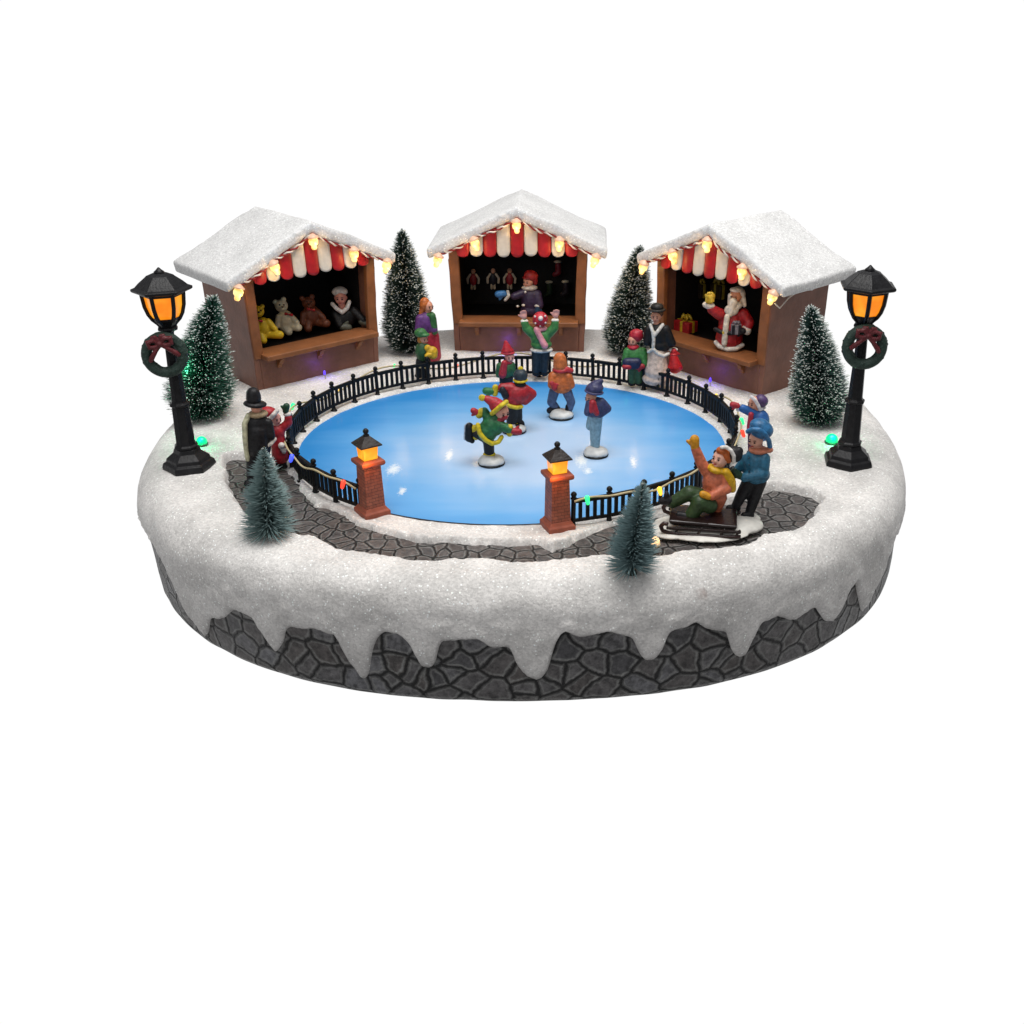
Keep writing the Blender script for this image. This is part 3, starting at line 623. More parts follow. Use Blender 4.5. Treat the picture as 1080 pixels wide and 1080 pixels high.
s=Fig('person',542.5,455,0,'skater seen from behind in red coat with black and yellow knitted hat','skater','skaters on the ice')
s.base(542.5,456.5,12.8); s.head(548.7,398,7,0,0,(549,407),back=True)
s.part('trousers','1a1a1c',[C(540,428,540,445,7.5,6),C(545,428,546,442,6,5.2,3,3)])
s.part('cuff',YEL,[E_(540,446.5,6.8,2.8)],core=0)
s.part('boot','141519',[C(540,450,546,451,3.8,4,-2,-4)]); s.part('boot','141519',[E_(548.5,448,5.2,6.2,5,2)])
s.part('coat','a01d28',[E_(545,415,14,11,10.5),E_(541.5,421,11,10,9.5),C(540,410,529.5,409,6.8,4.8,-1,-3),C(553,411,561,415.5,6.2,5.2,0,3),C(561,415.5,554,423,5.2,4.4,3,-1)])
s.part('coat_trim',YEL,s.chain([(532,424,-6),(538,428.5,-9),(545,430,-9),(550,429,-6)],2.2),core=0)
s.part('cuff',YEL,[C(522.5,408.5,522,415,3.3,3.3,-3,-3)],core=0); s.mitt('mitten','1f6a3a',516,412.5,6,175,-3)
s.part('scarf','1b1d26',[E_(548,405.5,7,3.6,6),C(530,411,533,417,3.6,4,-7,-8)],core=0)
h=s.part('hat','22303a',[E_(549,396,7.6,7.4,7.6)],core=0); s.part('hat_trim',YEL,[E_(549,401,8.2,2.4,8.2)],h,core=0); s.part('pompom',YEL,[E_(549,388.8,2.8,2.6)],h,core=0)
s.done()

s=Fig('person',592,440,0,'skater in orange hooded coat with red scarf and blue jeans, back turned','skater','skaters on the ice')
s.base(592,442,13); s.head(590.5,382,6,0,0,(591,390),back=True)
s.part('trousers','49597c',[C(584.5,413,581.5,424,5.6,4.8),C(581.5,424,587,431,4.8,4.2,0,2),C(598,413,602.5,424,5.4,4.6),C(602.5,424,600.5,431,4.5,4)])
s.part('boot','14171f',[C(580,433,588,432,3.8,3.8),E_(584,430.5,4.2,4)]); s.part('boot','14171f',[C(600,429,599,436,3.9,3.8)])
s.part('coat','b9622f',[E_(591,403.5,11.4,11.5,9),E_(592.5,408,11,7,9),E_(590,394,8.5,6,7),C(583,397,582,406,5,4.6,-3,-6),C(599,397,602,406,5,4.6,-2,-2)])
s.part('hood','bd6835',[C(590.8,386,590.5,379,7.6,6.8),E_(590.2,376,5.8,4.2,5.8)],core=0)
s.part('scarf','a82632',[E_(591.5,389.8,9.4,3.4,8.4),C(597,389.5,602.5,391,3.4,2.8,-3,-2)],core=0)
s.mitt('mitten','a02430',583.5,406.5,5,-60,-8)
s.done()

s=Fig('person',628,480,0,'child in navy coat, pointed navy hat and red scarf standing on light blue trousers','skater','skaters on the ice')
s.base(628.5,482,13.2); s.head(623.5,419,6.8,-.7,-.1,(626,428))
s.part('trousers','7f9fae',[C(628.5,440,627.5,471,7.2,5),C(625.5,440,623,449,6,5.4,6,8)])
s.part('boot','16171c',[E_(627.5,475,5.4,4.2,5.5,-1)]); s.part('boot','16171c',[E_(629,473,4.2,4,4,4)])
s.part('coat','343a5e',[E_(628,430,10.8,12,9.4),C(634,424,640.5,431,5,4.6,0,1),C(640.5,431,633,437,4.6,4,1,-4),C(622,425,620,435,4.4,4.4,-4,-7)])
s.part('scarf','a22431',[E_(626,424,6.8,3.2,7),C(625,425,629.5,436,4,3,-7,-8),C(624,426,623,434,2.6,2.4,-8,-9)],core=0)
h=s.part('hat','35365c',[E_(627,409.5,9.6,6.2,8.6,0,-6),C(628,407,633.5,402,6.4,3)],core=0); s.part('hat_brim','3a3c66',[E_(626.5,413,10.6,2.6,9.6,0,8)],h,core=0)
s.done()

s=Fig('person',534,412,0,'small child in pointed red hat and green and red coat by the back railing','skater','skaters on the ice')
s.base(534,413.5,9.5); s.head(537.5,376.5,5.6,.2,0,(536,383),skin=SKINP)
s.part('coat','2b5a36',[E_(533.5,390,8.8,9.5,7.5),C(527,386,526,395,3.8,3.6),C(540,385,541,394,3.6,3.4)])
s.part('scarf','9c2433',[C(532,383,530,395,3.4,4.4,-6,-7),E_(535.5,382,5.6,2.6,5)],core=0)
s.part('trousers','1d2029',[C(531,398,531,408,4.6,3.8),C(537,398,537,408,4.4,3.8)])
s.part('boot','15151a',[E_(531,410,4,2.8,4,-1)]); s.part('boot','15151a',[E_(537.5,410,4,2.8,4,-1)])
h=s.part('hat','b0222e',[C(535,369.5,533.5,361,6,2.2),E_(535.3,370,6.8,3.2)],core=0); s.part('hat_brim','b8303a',[E_(535.5,372,7.8,2.2)],h,core=0)
s.done()

# --- people behind the railing
s=Fig('person',570,398,.25,'child in green jumper with white hem facing the middle booth, both arms raised','child')
s.head(570.5,338,6.4,0,0,(570.5,346),skin=SKINP,back=True); s.hand(552.5,333.5,5.4,98); s.hand(586,332.5,5.4,80)
s.part('trousers','1f2a33',[C(566,370,565.5,390,5.6,4.4),C(575,370,574,390,5.4,4.4)]); s.part('boot','181c22',[E_(565.5,393.5,4.6,3.6)]); s.part('boot','181c22',[E_(574,393.5,4.6,3.6)])
s.part('jumper','3b7a40',[E_(570,356.5,10.6,9.5,8),E_(571,363,11.2,5.5,8.8),C(562,352,555,346,5.4,4.6),C(555,346,553.2,340,4.4,4),C(578,352,584.5,346,5.4,4.6),C(584.5,346,585.5,340,4.4,4)])
s.part('cuff',"ddd8d0",[E_(553,338.5,4.4,2.2)],core=0); s.part('cuff',"ddd8d0",[E_(585.5,337.6,4.4,2.2)],core=0); s.part('hem',"d5d2cc",[E_(571,368.5,12.4,3,9.6)],core=0)
s.part('scarf','cf8b97',[E_(570,346.5,7.4,3.2,6.4),C(565.5,347.5,571,358,3,3.2,-7,-9),C(571,358,574.5,364.5,3.2,3.8,-9,-10)],core=0)
h=s.part('hat','b32032',[E_(569.8,336.8,8.2,8,8)],core=0); s.part('pompom','e0d8d4',[E_(570.2,335.8,2.6,2.6,2.6,-8)],h,core=0)
for dx,dy in ((-5.5,-3),(5.2,-3.5),(-5,4),(5.5,3.6),(0,7)): s.part('knitted_dot','dccbc8',[E_(569.8+dx,336.8+dy,1.2,1.2,1.4,-5.6)],h,core=0)
s.done()

s=Fig('person',454,384,.3,'woman with long orange hair in purple coat and green scarf behind the railing','woman')
s.head(451.5,323,5.8,.6,0,(451,331)); s.part('hair','b2602a',[E_(448,321,5.6,7.4,6,1),C(446,325,443.5,335,3.6,2.6,1,1)],core=0)
s.part('coat','5a3070',[E_(450,341,10,13,8),C(443,336,441,351,4.6,4,-2,-4),C(456,336,458,348,4.4,3.8,-2,-6)])
s.part('scarf','2c6134',[E_(452.5,331.5,6,2.8,6),C(456,333,458.5,350,3.6,3.4,-5,-6)],core=0)
s.part('skirt','9c1f34',[C(455,354,456,375,8,9.5)]); s.part('boot','1a1a1e',[E_(453,381,4.4,3)]); s.part('boot','1a1a1e',[E_(459,381,4.4,3)])
s.done()
s=Fig('person',446,399,.25,'child in green cap and coat hugging a yellow bundle behind the railing','child')
s.head(447,357.5,5,.5,0,(446.5,364)); s.part('hair','c07a2e',[E_(444,358.5,4,4.6,4,1)],core=0)
s.part('coat','2a5230',[E_(445.5,371,7.8,11,7),C(450,366,455,374,3.8,3.4,-3,-7)])
s.part('yellow_bundle','c79c1c',[E_(455.5,371.5,6.4,6.6,5,-6),E_(457,375,4.6,4,4,-7),E_(451,367,3.6,3.4,3.4,-6)],core=0)
s.mitt('mitten','c79c1c',452,374.5,4,20,-9); s.part('trousers','191d22',[C(443,381,442,394,4.6,4),C(450,381,449,394,4.6,4)]); s.part('boot','15151a',[E_(442,396,4.8,3)]); s.part('boot','15151a',[E_(450,396,4.8,3)])
s.part('cap','2f6b38',[E_(443.5,351,6.6,5,6.4),E_(447.5,353,6,2,5.4,-2)],core=0)
s.done()

s=Fig('person',670.5,407,.25,'child in green coat and red knitted hood holding a dark blue parcel','child')
s.head(667.5,359,5.8,-.3,0,(669,367)); s.part('hood','a81d30',[E_(671,354,7.6,7.2,7,2),E_(668,366,6.6,3.4,6.4),E_(675,350.5,3.2,2.8)],core=0)
s.part('coat','2f7035',[E_(670,377,11.2,13,8.6),C(662,371,659.5,383,4.8,4.4,-2,-6),C(678,371,679.5,383,4.8,4.4,-2,-6)])
s.part('parcel','1d2145',[C(661,382,672,382,4.8,4.8,-9,-9),C(661,385,672,385,4.6,4.6,-9,-9)],core=0); s.mitt('mitten','a01c2a',675,386.5,5,190,-9); s.mitt('mitten','a01c2a',661,387,4.4,0,-12)
s.part('trousers','3a5a34',[C(667,388,667,402,4.8,4),C(674.5,388,674,402,4.8,4)]); s.part('boot','1a1518',[E_(666.5,404.5,4.4,3)]); s.part('boot','1a1518',[E_(674.5,404.5,4.4,3)])
s.done()
s=Fig('person',694,409,.25,'woman in black fur trimmed jacket and dark hat with pale long skirt','woman')
s.head(692,333.5,6,-.15,0,(692.5,342)); s.part('hair','4c3428',[E_(693.5,330,6.4,6,5.6,2)],core=0)
s.part('skirt','cdb7a8',[C(693.5,372,693,391,10,13.5),E_(692.5,399,15.5,8,13)])
s.part('jacket','0f0f12',[E_(694,354,11.6,14,9),E_(696,364,11.6,8,9.4),C(702,348,708.5,362,5.4,4.6,-1,-3),C(684,348,682.5,361,4.8,4.2,-1,-3)])
s.part('fur_trim','cbc6bf',s.chain([(686,343,-5),(688.5,350,-8),(689.5,358,-9),(689,366,-9)],1.9)+s.chain([(699,342.5,-5),(694,349,-8),(690,354,-9)],1.9)+s.chain([(684,371,-7),(689,368,-9),(694,373,-9.5),(700,375.5,-8),(705,373,-5)],1.8),core=0)
s.part('cuff','cbc6bf',[E_(709.5,368.5,5.6,2.3)],core=0); s.mitt('mitten','a81a22',711,372.5,5,-80,-3)
h=s.part('hat','24211f',[E_(693,323.5,6.8,4.2,6.6)],core=0); s.part('hat_brim','24211f',[E_(692.5,326.5,10,2,9)],h,core=0)
s.done()
bag=Fig('shopping_bag',711.5,394,1.,'soft red bag held by the woman in the black jacket','bag',plane=(s.A-np.array([0,.25,0]),s.n))
bag.part('sack','b0161e',[C(710.5,377,712,386.5,4.4,7.6),E_(712,388,8.4,3.6)],core=0); bag.part('gathered_top','9c141c',[E_(710.5,374,4.6,2)],core=0)

s=Fig('person',799,481,.33,'child in blue coat and purple cap pointing towards the rink with a red mitten','child')
s.head(795.5,425,7,-.7,.0,(798,434)); s.part('cap','4a3560',[E_(803,422.5,7.6,6.4,7,2,30)],core=0); s.part('cap_brim','dcd8da',s.chain([(792.5,418.5,-6),(796.5,422,-7),(799.5,427,-6),(801.5,432,-3),(806,430,2)],1.9),core=0)
s.part('coat','24599b',[E_(801,444,10.5,13,9.5),C(795,436,783,430.5,5.2,4.4,-2,-5),E_(803,455,11,11,9.6)])
s.part('cuff','d8d8dc',[C(780.5,426.5,779,432,2.4,2.4,-5,-5)],core=0); s.mitt('mitten','9e1f2c',775.5,427.3,5,170,-6)
s.part('scarf','9e2338',[E_(795.5,434.5,6.6,2.8,6.6),C(792,437,790.5,452,2.8,3.2,-8,-9)],core=0)
s.part('legging','5b2c58',[C(793,455,792.5,474,4.4,4),C(801,458,800,474,4.6,4)]); s.part('boot','1d1a22',[E_(792,477.5,5,3)]); s.part('boot','1d1a22',[E_(800.5,477.5,5,3)])
s.done()

# --- sled group
sled=Fig('sledge',738,566,.2,'dark brown wooden sledge on the paved path carrying the child in orange','sledge')
def L3(p): return sled.P(*p)
m=M()
k=sled.k
# local frame: the sledge runs left to right, its nose low at the left
m1=M(); m1.box(-1.25,1.45,-.0,1.65,.42,.56); m1.box(-1.2,1.4,.05,1.6,.32,.419)
SLED=paint('1d0f0e',.3,.35,2,.4,8,coat=.4)
m1.build('deck',SLED,sled.e,remesh=.05,sm=5,warp=lambda p:(p[0],p[1],p[2]+.10*ss(-p[0],.6,1.4)+.0))
for yy in (-.08,1.72):
    r=M(); pts=[(1.62,yy,.14),(.8,yy,.09),(-.4,yy,.09),(-1.2,yy,.12),(-1.50,yy,.22),(-1.57,yy,.40),(-1.45,yy,.54),(-1.28,yy,.50)]
    q=[]
    for a,b in zip(pts[:-1],pts[1:]):
        for t_ in (0,.33,.66): q.append(Vector(a).lerp(Vector(b),t_))
    q.append(pts[-1]); r.tube(q,.085,8); r.build('runner',paint('2b1411',.3,.3,coat=.4),sled.e,smooth=True)
    r=M(); r.box(-1.35,1.62,yy-.06,yy+.06,.28,.40); r.build('side_rail',SLED,sled.e,bevel=.04)
    for xx in (-1.0,-.1,.8,1.4):
        r=M(); r.cap((xx,yy,.12),(xx+.16,yy,.4),.055,.055,8); r.build('strut',SLED,sled.e,smooth=True)
m2=M(); m2.ell((.05,.85,.0),(2.05,1.35,.17)); m2.ell((1.7,1.3,.03),(.9,.8,.24)); m2.ell((-1.2,.3,0),(.8,.7,.14)); m2.build('snow_bed',paint('cfcdc6',.5,.2,2,.4,5),sled.e,remesh=.06,sm=4)
s=Fig('person',742,551,.2,'child in orange coat and yellow scarf sitting on the sledge waving one yellow mitten','child')
s.head(759.5,484,9.2,-.55,.35,(757,494),skin=paint('d3a28e',.5,.1,bump=.1))
s.part('hair','b4591f',[E_(766.5,480,7.4,9,8,1,-25),E_(762,475,7,4,6,-1)],core=0)
h=s.part('hat','1b1a1d',[E_(774,479,9.4,8.6,9,2,30),E_(779,476,5,5,5,2)],core=0); s.part('hat_trim','dad7d2',s.chain([(761,472,-4),(766,471.5,-6),(771,475,-7),(774,481,-7),(774,487,-5)],2.1),h,core=0)
s.part('coat','bb6648',[E_(754,508,13.5,15,11),E_(752,521,14,13,11.5),C(745,497,739.5,488,6.4,6),C(739.5,488,733.5,473,6,5),C(765,501,767,515,6.6,6,-3,-6),C(767,515,751,523,5.8,5,-8,-14),C(758,525,756,536,9,6,0,0)])
s.mitt('mitten','c98c14',732.8,467.5,7.6,95); s.mitt('mitten','c98c14',744.5,522.5,6,160,-16)
s.part('scarf','c99c10',[E_(755.5,494.5,10,4.4,9.5,-2,12),C(766,498,771.5,508,4.6,4.8,-7,-7),C(771.5,508,772.5,516,4.8,4,-7,-7)],core=0)
s.part('trousers','29401f',[C(748,526,727,520,9,8.4,-3,-7),C(727,520,709,530,8.2,6.2,-7,-9),C(748,533,738,530,9,8.4,-12,-15),C(738,530,729,544,8.4,7.4,-15,-17)])
s.part('boot','15161a',[C(706,528,699,528.5,5.2,4.4,-10,-10),E_(703,522,3,5,4,-10)]); s.part('boot','15161a',[C(724,545,716,543,5,4,-18,-18)])
s.done()
s=Fig('person',788,546,.25,'child in blue coat and blue bonnet pushing the sledge from behind','child')
s.head(797.5,463.5,8.6,-.5,-.05,(799,474),skin=paint('cf9a84',.5,.1,bump=.1))
h=s.part('bonnet','24628f',[E_(803,453,12.6,9.8,11,0,12),E_(801,447.5,10,6,9)],core=0); s.part('bonnet_brim','2a6a99',s.chain([(789,455,-8),(794,453,-11),(801,453.5,-11),(807,458,-9),(811,465,-4),(812,471,0)],2.7),h,core=0)
s.part('scarf','bf7458',[E_(800,474.5,10.6,4,9.6),E_(811,474.5,4.8,3.2,4)],core=0)
s.part('coat','25627f',[E_(797,487,13,14.5,10.5),E_(798,500,14,11,11),C(806,484,805,499,6.6,6,-4,-7),C(805,499,785,503.5,6,5,-8,-9),C(787,484,779,494,5.6,4.8,2,2)])
for yy in (483,490,497): s.part('button','173c50',[E_(790,yy,1.2,1.2,1.2,-10)],core=0)
s.mitt('mitten','203f2a',777.5,500,6.6,150,-9); s.mitt('mitten','16181c',776,497,6,150,4)
s.part('trousers','15161a',[C(790,508,781,524,7.6,6.2),C(781,524,776,534,6,5),C(801,508,794,530,7.6,6),C(794,530,790.5,541,5.8,5,0,0)])
s.part('boot','121316',[C(777,536,769,536,4.6,4)]); s.part('boot','121316',[C(791,543,785,544,4.8,4.2,-2,-4)])
m=M(); m.ell(s.P(790,546,0)+Vector((0,0,-.02)),(.5,.45,.14)); m.build('snow_mound',paint('cfcdc6',.5,.2,2,.4,5),s.e,remesh=.05,sm=3)
s.done()

# --- couple at the left
s=Fig('person',268,512,.1,'man in black coat and black brimmed hat with pale scarf, standing on the path','man')
s.head(270.5,430,6.8,0,0,(271,438),back=True)
s.part('coat','141417',[E_(272,449,12.6,14,9),C(272,455,273,473,12.2,12.6),C(283,446,286,460,4.8,4.4,-2,-5)])
s.part('fur_collar','a08b6c',[E_(272,436.5,10.6,4.2,8.4)],core=0); s.part('scarf','b9b89a',s.chain([(262,438,-2),(258,447,-4),(258.5,462,-5),(260,475,-4),(261.5,484,-3)],2.9),core=0); s.part('cuff','c4bdb2',s.chain([(281,470.5,-6),(286,468,-7),(290,463,-4)],2.1),core=0)
s.part('trousers','16161a',[C(266,482,265,505,6.4,5),C(276,482,277,503,6.2,5)]); s.part('boot','101013',[C(265,508,261,510,4.6,4,0,-3)]); s.part('boot','101013',[C(277,507,280,509,4.6,4,0,-3)])
h=s.part('hat','18181b',[C(267.5,420,267,415.5,7.8,7.2)],core=0); s.part('hat_brim','18181b',[E_(269,426,12.2,3.6,10,0,8)],h,core=0)
s.done()
s=Fig('person',296.5,494,.1,'child in red coat and red hat with white brim, raising a green mitten','child')
s.head(291,441.5,6.2,.5,0,(292,450),skin=SKINP)
h=s.part('hat','a31d28',[E_(284,434.5,8.8,5.6,7.6,1,20)],core=0); s.part('hat_trim','d8d2cc',s.chain([(285,441,-5),(288.5,437.5,-7),(292,433.5,-5)],2.5),h,core=0)
s.part('coat','a11c27',[E_(292,456,8.4,9,7.6),C(293,462,296,480,7.6,9.4),C(297,452,304,446,4.8,4.4),C(304,446,304,440,4.2,4)])
s.part('cuff','d8d4ce',[E_(303.2,436.8,4.6,2.8)],core=0); s.mitt('mitten','17402a',301.7,431,5.2,75); s.part('cuff','cfcac4',[E_(297,470,3.6,3.6,3.4,-9)],core=0); s.mitt('mitten','b8b4ae',298.5,474.5,3.8,-70,-9)
s.part('legging','1a1a1f',[C(294,486,294,491,3.8,3.4),C(299,486,299,490,3.8,3.4)]); s.part('boot','131316',[E_(293.5,493,4.2,2.6)]); s.part('boot','131316',[E_(299.5,492,4.2,2.6)])
s.done()

# --- in the left booth
def bear(ax,ay,lab,col,head,ears,body,legs,arms,bow,snout):
    s=Fig('teddy_bear',ax,ay,2.33,lab,'teddy bear','teddy bears on the counter of the left booth'); mt=paint(col,.5,.2,5,.35,10)
    m=M()
    def el(p): c=s.P(p[0],p[1],p[5] if len(p)>5 else 0); m.ell(c,(p[2]/s.k,(p[4] if len(p)>4 else p[2]*.9)/s.k,p[3]/s.k))
    el(body); 
    for p in legs+arms: a=s.P(p[0],p[1],p[6]); b_=s.P(p[2],p[3],p[7]); m.cap(a,b_,p[4]/s.k,p[5]/s.k)
    m.build('torso',mt,s.e,remesh=.04,sm=3)
    m=M(); el(head); 
    for q in ears: el(q)
    el(snout); hd=m.build('head',mt,s.e,remesh=.035,sm=2)
    c=s.P(snout[0],snout[1]-1.2,snout[5]-snout[4]); m=M(); m.ell(c,(1.2/s.k,.8/s.k,.9/s.k)); m.build('nose',paint('1a1412'),hd,smooth=True)
    for dx in (-2.3,2.3):
        m=M(); m.ell(s.P(head[0]+dx+.5,head[1]-1,-head[2]*.85),(.9/s.k,.7/s.k,.9/s.k)); m.build('eye',paint('1a1412'),hd,smooth=True)
    x,y=bow; m=M(); m.cap(s.P(x,y,-8),s.P(x-3,y-.6,-7),.6/s.k,1.7/s.k,8); m.cap(s.P(x,y,-8),s.P(x+3,y+.6,-7),.6/s.k,1.7/s.k,8); m.build('bow',paint('9c1820'),s.e,smooth=True)
bear(279,363,'yellow teddy bear with red bow, leftmost on the booth counter','c2a31a',(272.5,328.5,6,6,5.5,0),[(269,323.5,2.4,2.4,2,0),(276.5,323,2.4,2.4,2,0)],(278,345,8.4,10.5,8,0),[(283,353,295,353,4,4.4,-3,-8),(275,351,278,359,4.2,3.8,-3,-8)],[(283,339,290,347,3.4,3,-3,-6),(272,340,270,349,3,3,-3,-6)],(272.5,338),(273,330.5,2.8,2.4,2.6,-5.4))
bear(302,353,'cream white teddy bear with red bow, second from the left on the counter','c3bda4',(296.7,322.5,6.8,6.6,6,0),[(290.3,318.5,2.8,2.8,2.2,0),(299,315.5,2.8,2.6,2.2,0)],(301,338,9.2,11,8.6,0),[(306,344,314.5,345.5,4,4.2,-3,-8),(299,345,304.5,350,4.4,4,-4,-8)],[(306,333,313,340,3.2,3,-3,-6),(294,334,292,344,3.2,3,-3,-6)],(304.5,331.5),(298,325,2.9,2.5,2.6,-6))
bear(330,349,'brown teddy bear, darkest of the three on the booth counter','5c2d17',(325.5,319.5,7,6.6,6,0),[(318.5,314.5,2.8,2.8,2.2,0),(329,312.8,2.8,2.8,2.2,0)],(328.5,333,9.8,11.5,8.6,0),[(335,340,344,341,4.2,4.6,-3,-8),(325,341,325,346.5,4.6,4.2,-5,-9)],[(335,329,341,335,3.4,3,-3,-6),(320,331,319,341,3.4,3,-3,-6)],(328,326.5),(326,322.5,3,2.6,2.8,-6))
s=Fig('person',364,345,2.33,'vendor doll in white bonnet and black coat leaning over the counter beside the bears','vendor')
s.head(359.3,314,7.2,-.15,.05,(361,324),skin=paint('c88476',.5,.1,bump=.1)); s.part('bonnet','c4bcb6',[E_(358.3,307.6,8.4,5.4,6.6,2.5)],core=0)
s.part('collar','cfc8c2',s.chain([(350.5,320.5,-3),(355,325.5,-7),(361,329.5,-8),(366,325,-7),(368.5,318.5,-3)],2.2),core=0)
s.part('coat','0e0e10',[E_(363,336,12,11.5,8.5),C(354,331,359,343,5,4.4,-2,-8),C(373,328,383,338,5,4.4,-1,-6)]); s.mitt('glove','4a4c40',364,345,6,-10,-9); s.mitt('glove','4a4c40',384,340,5.4,-20,-7)
s.done()

# --- in the middle booth
s=Fig('person',560,333,2.33,'vendor in purple coat and red hat inside the booth facing front','vendor')
s.head(557,297,6,-.5,0,(558,304)); h=s.part('hat','9a2020',[E_(560,290.5,7.6,5.6,6.6,0,12),E_(564.5,296,2.6,5,4,1)],core=0); s.part('hat_brim','8a1c1c',[E_(557.5,292.5,7,2,6.6)],h,core=0)
s.part('collar','c2b6a8',[E_(558.5,303.3,8.6,3,7.4)],core=0); s.part('coat','2f1f3c',[E_(560,317,10.6,14,8.4),C(552,309,542.5,312.5,4.6,4,-2,-6),C(567,310,569.5,322,4.4,4,-2,-6),E_(560,327,11.4,7,8.6)])
s.part('button','c9c2ba',[E_(554,308,1.4,1.4,1.4,-9)],core=0); s.part('cuff','c8c0b4',s.chain([(535.5,307.5,-6),(536.5,312,-7),(533,316.5,-6)],1.7),core=0); s.mitt('mitten','2f6aa0',528.5,310,5.6,185,-6)
s.part('cuff','c2b8ac',[E_(567.5,322.5,4.4,1.9,3,-7)],core=0); s.mitt('mitten','22405e',567,325.5,4.6,-100,-7); s.part('cuff','c2b8ac',[E_(546,323,1.6,1.3,1.4,-7)],core=0); s.part('cuff','c2b8ac',[E_(552,322,2,1.4,2,-8)],core=0)
s.done()
bc=np.array([BO[1][0][0],BO[1][0][1],0]); nb=np.array([-sin(BO[1][1]),cos(BO[1][1]),0])
wall=(bc+nb*3.6,nb)
for x,y,c,lb in ((499,297,'8c1a22','leftmost'),(520,296.5,'1c1c22','dark suited'),(537.5,296.5,'8c1a22','rightmost')):
    s=Fig('hanging_doll',x,y+9,0,{'leftmost':'small doll in red with cream arms, hanging leftmost in the front facing booth','dark suited':'small doll in dark suit with cream arms, hanging between two red dolls','rightmost':'small doll in red with cream arms, hanging beside the purple coated vendor'}[lb],'doll','dolls hanging in the middle booth',plane=wall)
    s.part('costume',c,[E_(x,y-2,3.7,7.2,2.6)],core=0); s.part('head','c48f72',[E_(x,y-10.8,2.5,2.8,2.4)],core=0)
    for g in (-1,1): s.part('arm','b9ab94',s.chain([(x+g*3,y-7.5),(x+g*6,y-3),(x+g*5.6,y+1.5)],1.3),core=0)
    for g in (-1,1): s.part('leg','b3a48c',[C(x+g*1.4,y+4,x+g*1.6,y+7.6,1.5,1.3)],core=0)
for (x,y,c,lb) in ((588,276,'6e1420','dark red stocking with pale cuff, the higher one on the back of the middle booth'),(579,297.5,'1c3020','dark green stocking with cream cuff beside the vendor in purple'),(596,297,'241c22','near black stocking with cream cuff, rightmost in the middle booth')):
    s=Fig('christmas_stocking',x,y+14,0,lb,'stocking','stockings hanging in the middle booth',plane=wall)
    s.part('cuff','b5ab92',[E_(x,y,4.2,1.9,2.4)],core=0); s.part('sock',c,[C(x+.6,y+3,x+1,y+11,3.2,3.2),C(x+1,y+11,x-3,y+13.5,3.2,2.6)],core=0)

# --- in the right booth
s=Fig('person',768,367,2.33,'white bearded man in red fur trimmed suit standing on the booth counter','vendor')
s.head(776,312.5,7.4,-.3,-.05,(774,325),skin=paint('c08468',.5,.1,bump=.1))
s.part('hair','cfc6bc',[E_(778,311,8.2,9.2,7,3),C(769.8,311,769.5,320,2.2,2.4,-3,-3),C(784,314,785,322,2.6,2.4,0,0)],core=0); s.part('hair_top','cfc6bc',[E_(776.5,305.5,7,2.6,6,-1)],core=0)
s.part('beard','d6cdbf',[E_(771.5,327,7.6,6.2,4.6,-7),C(773,319,770,331,5,3.4,-8,-9),E_(777,322,6,4,4,-6)],core=0)
s.part('suit','9c1820',[E_(771.5,340,13.5,15,11),C(770.5,345,769,357,13,14.5),C(760,332,751,326.5,6.4,5.2,-3,-6),C(784,332,790,341,7,5.6,-1,-4),C(790,341,787,347,5.6,5,-5,-8)])
s.part('fur_strip','cfc6b8',s.chain([(767,334,-12),(765.5,345,-14),(764.5,356,-14),(764,362,-14)],3.1),core=0); s.part('hem','cbc4ba',s.chain([(755,361,-6),(759,365.5,-11),(767,368.5,-14),(776,368,-13),(783,364,-7)],2.5),core=0)
b=s.part('belt','151214',s.chain([(754.5,347,-9),(760,350,-12.5),(767,351.5,-14),(775,351,-13)],2.4),core=0); s.part('buckle','c7a832',[E_(764.5,350.8,3,2.8,2,-15)],b,core=0)
s.part('cuff','d2c9bd',[E_(747.5,322,7,4,5.4,-6,10)],core=0); s.mitt('glove','b9952a',749,315.5,6,70,-7); s.part('cuff','cfc6ba',[E_(787.5,347.5,5,6.2,5,-8,-20)],core=0); s.mitt('glove','1c1a1e',781,349,5.4,180,-12)
s.done(); santa=s
def gift(ax,ay,z,w,d,h,col,rib,lab,plane=None,rot=.2,group='gifts in the right booth'):
    s=Fig('gift_box',ax,ay,z,lab,'gift box',group,plane=plane)
    s.e.rotation_euler[2]+=rot
    m=M(); m.box(-w/2,w/2,-d/2,d/2,.0,h); m.build('box',paint(col,.4),s.e,bevel=.04)
    m=M(); m.box(-.09,.09,-d/2-.02,d/2+.02,.0,h+.02); m.box(-w/2-.02,w/2+.02,-.09,.09,.0,h+.022); m.build('ribbon',paint(rib,.35),s.e,bevel=.01)
    m=M()
    q_=min(1,w/.9)
    for a in (0.3,2.8,1.5,4.2,5.3): m.tube([(cos(a)*t_*q_,sin(a)*t_*.5*q_,h+.02+.28*q_*sin(pi*min(t_/.42,1))) for t_ in (0.02,.12,.24,.34,.40)],[.05*q_,.09*q_,.1*q_,.08*q_,.05*q_],8)
    m.build('bow',paint(rib,.35),s.e,smooth=True)
    return s
gift(723,349,2.3,1.15,.8,.62,'8c1219','a58a1c','red gift box with gold bow at the left end of the booth counter',rot=-.7)
pr=(santa.A-santa.n*.45,santa.n)
gift(748.5,318.5,0,.42,.3,.36,'b7962a','d0b545','small gold gift box held up by the bearded man in red',plane=pr,rot=.4)
gift(776,352,0,.5,.35,.5,'1b1820','77747c','small dark gift box with grey ribbon held at the chest of the bearded man',plane=(santa.A-santa.n*.75,santa.n))
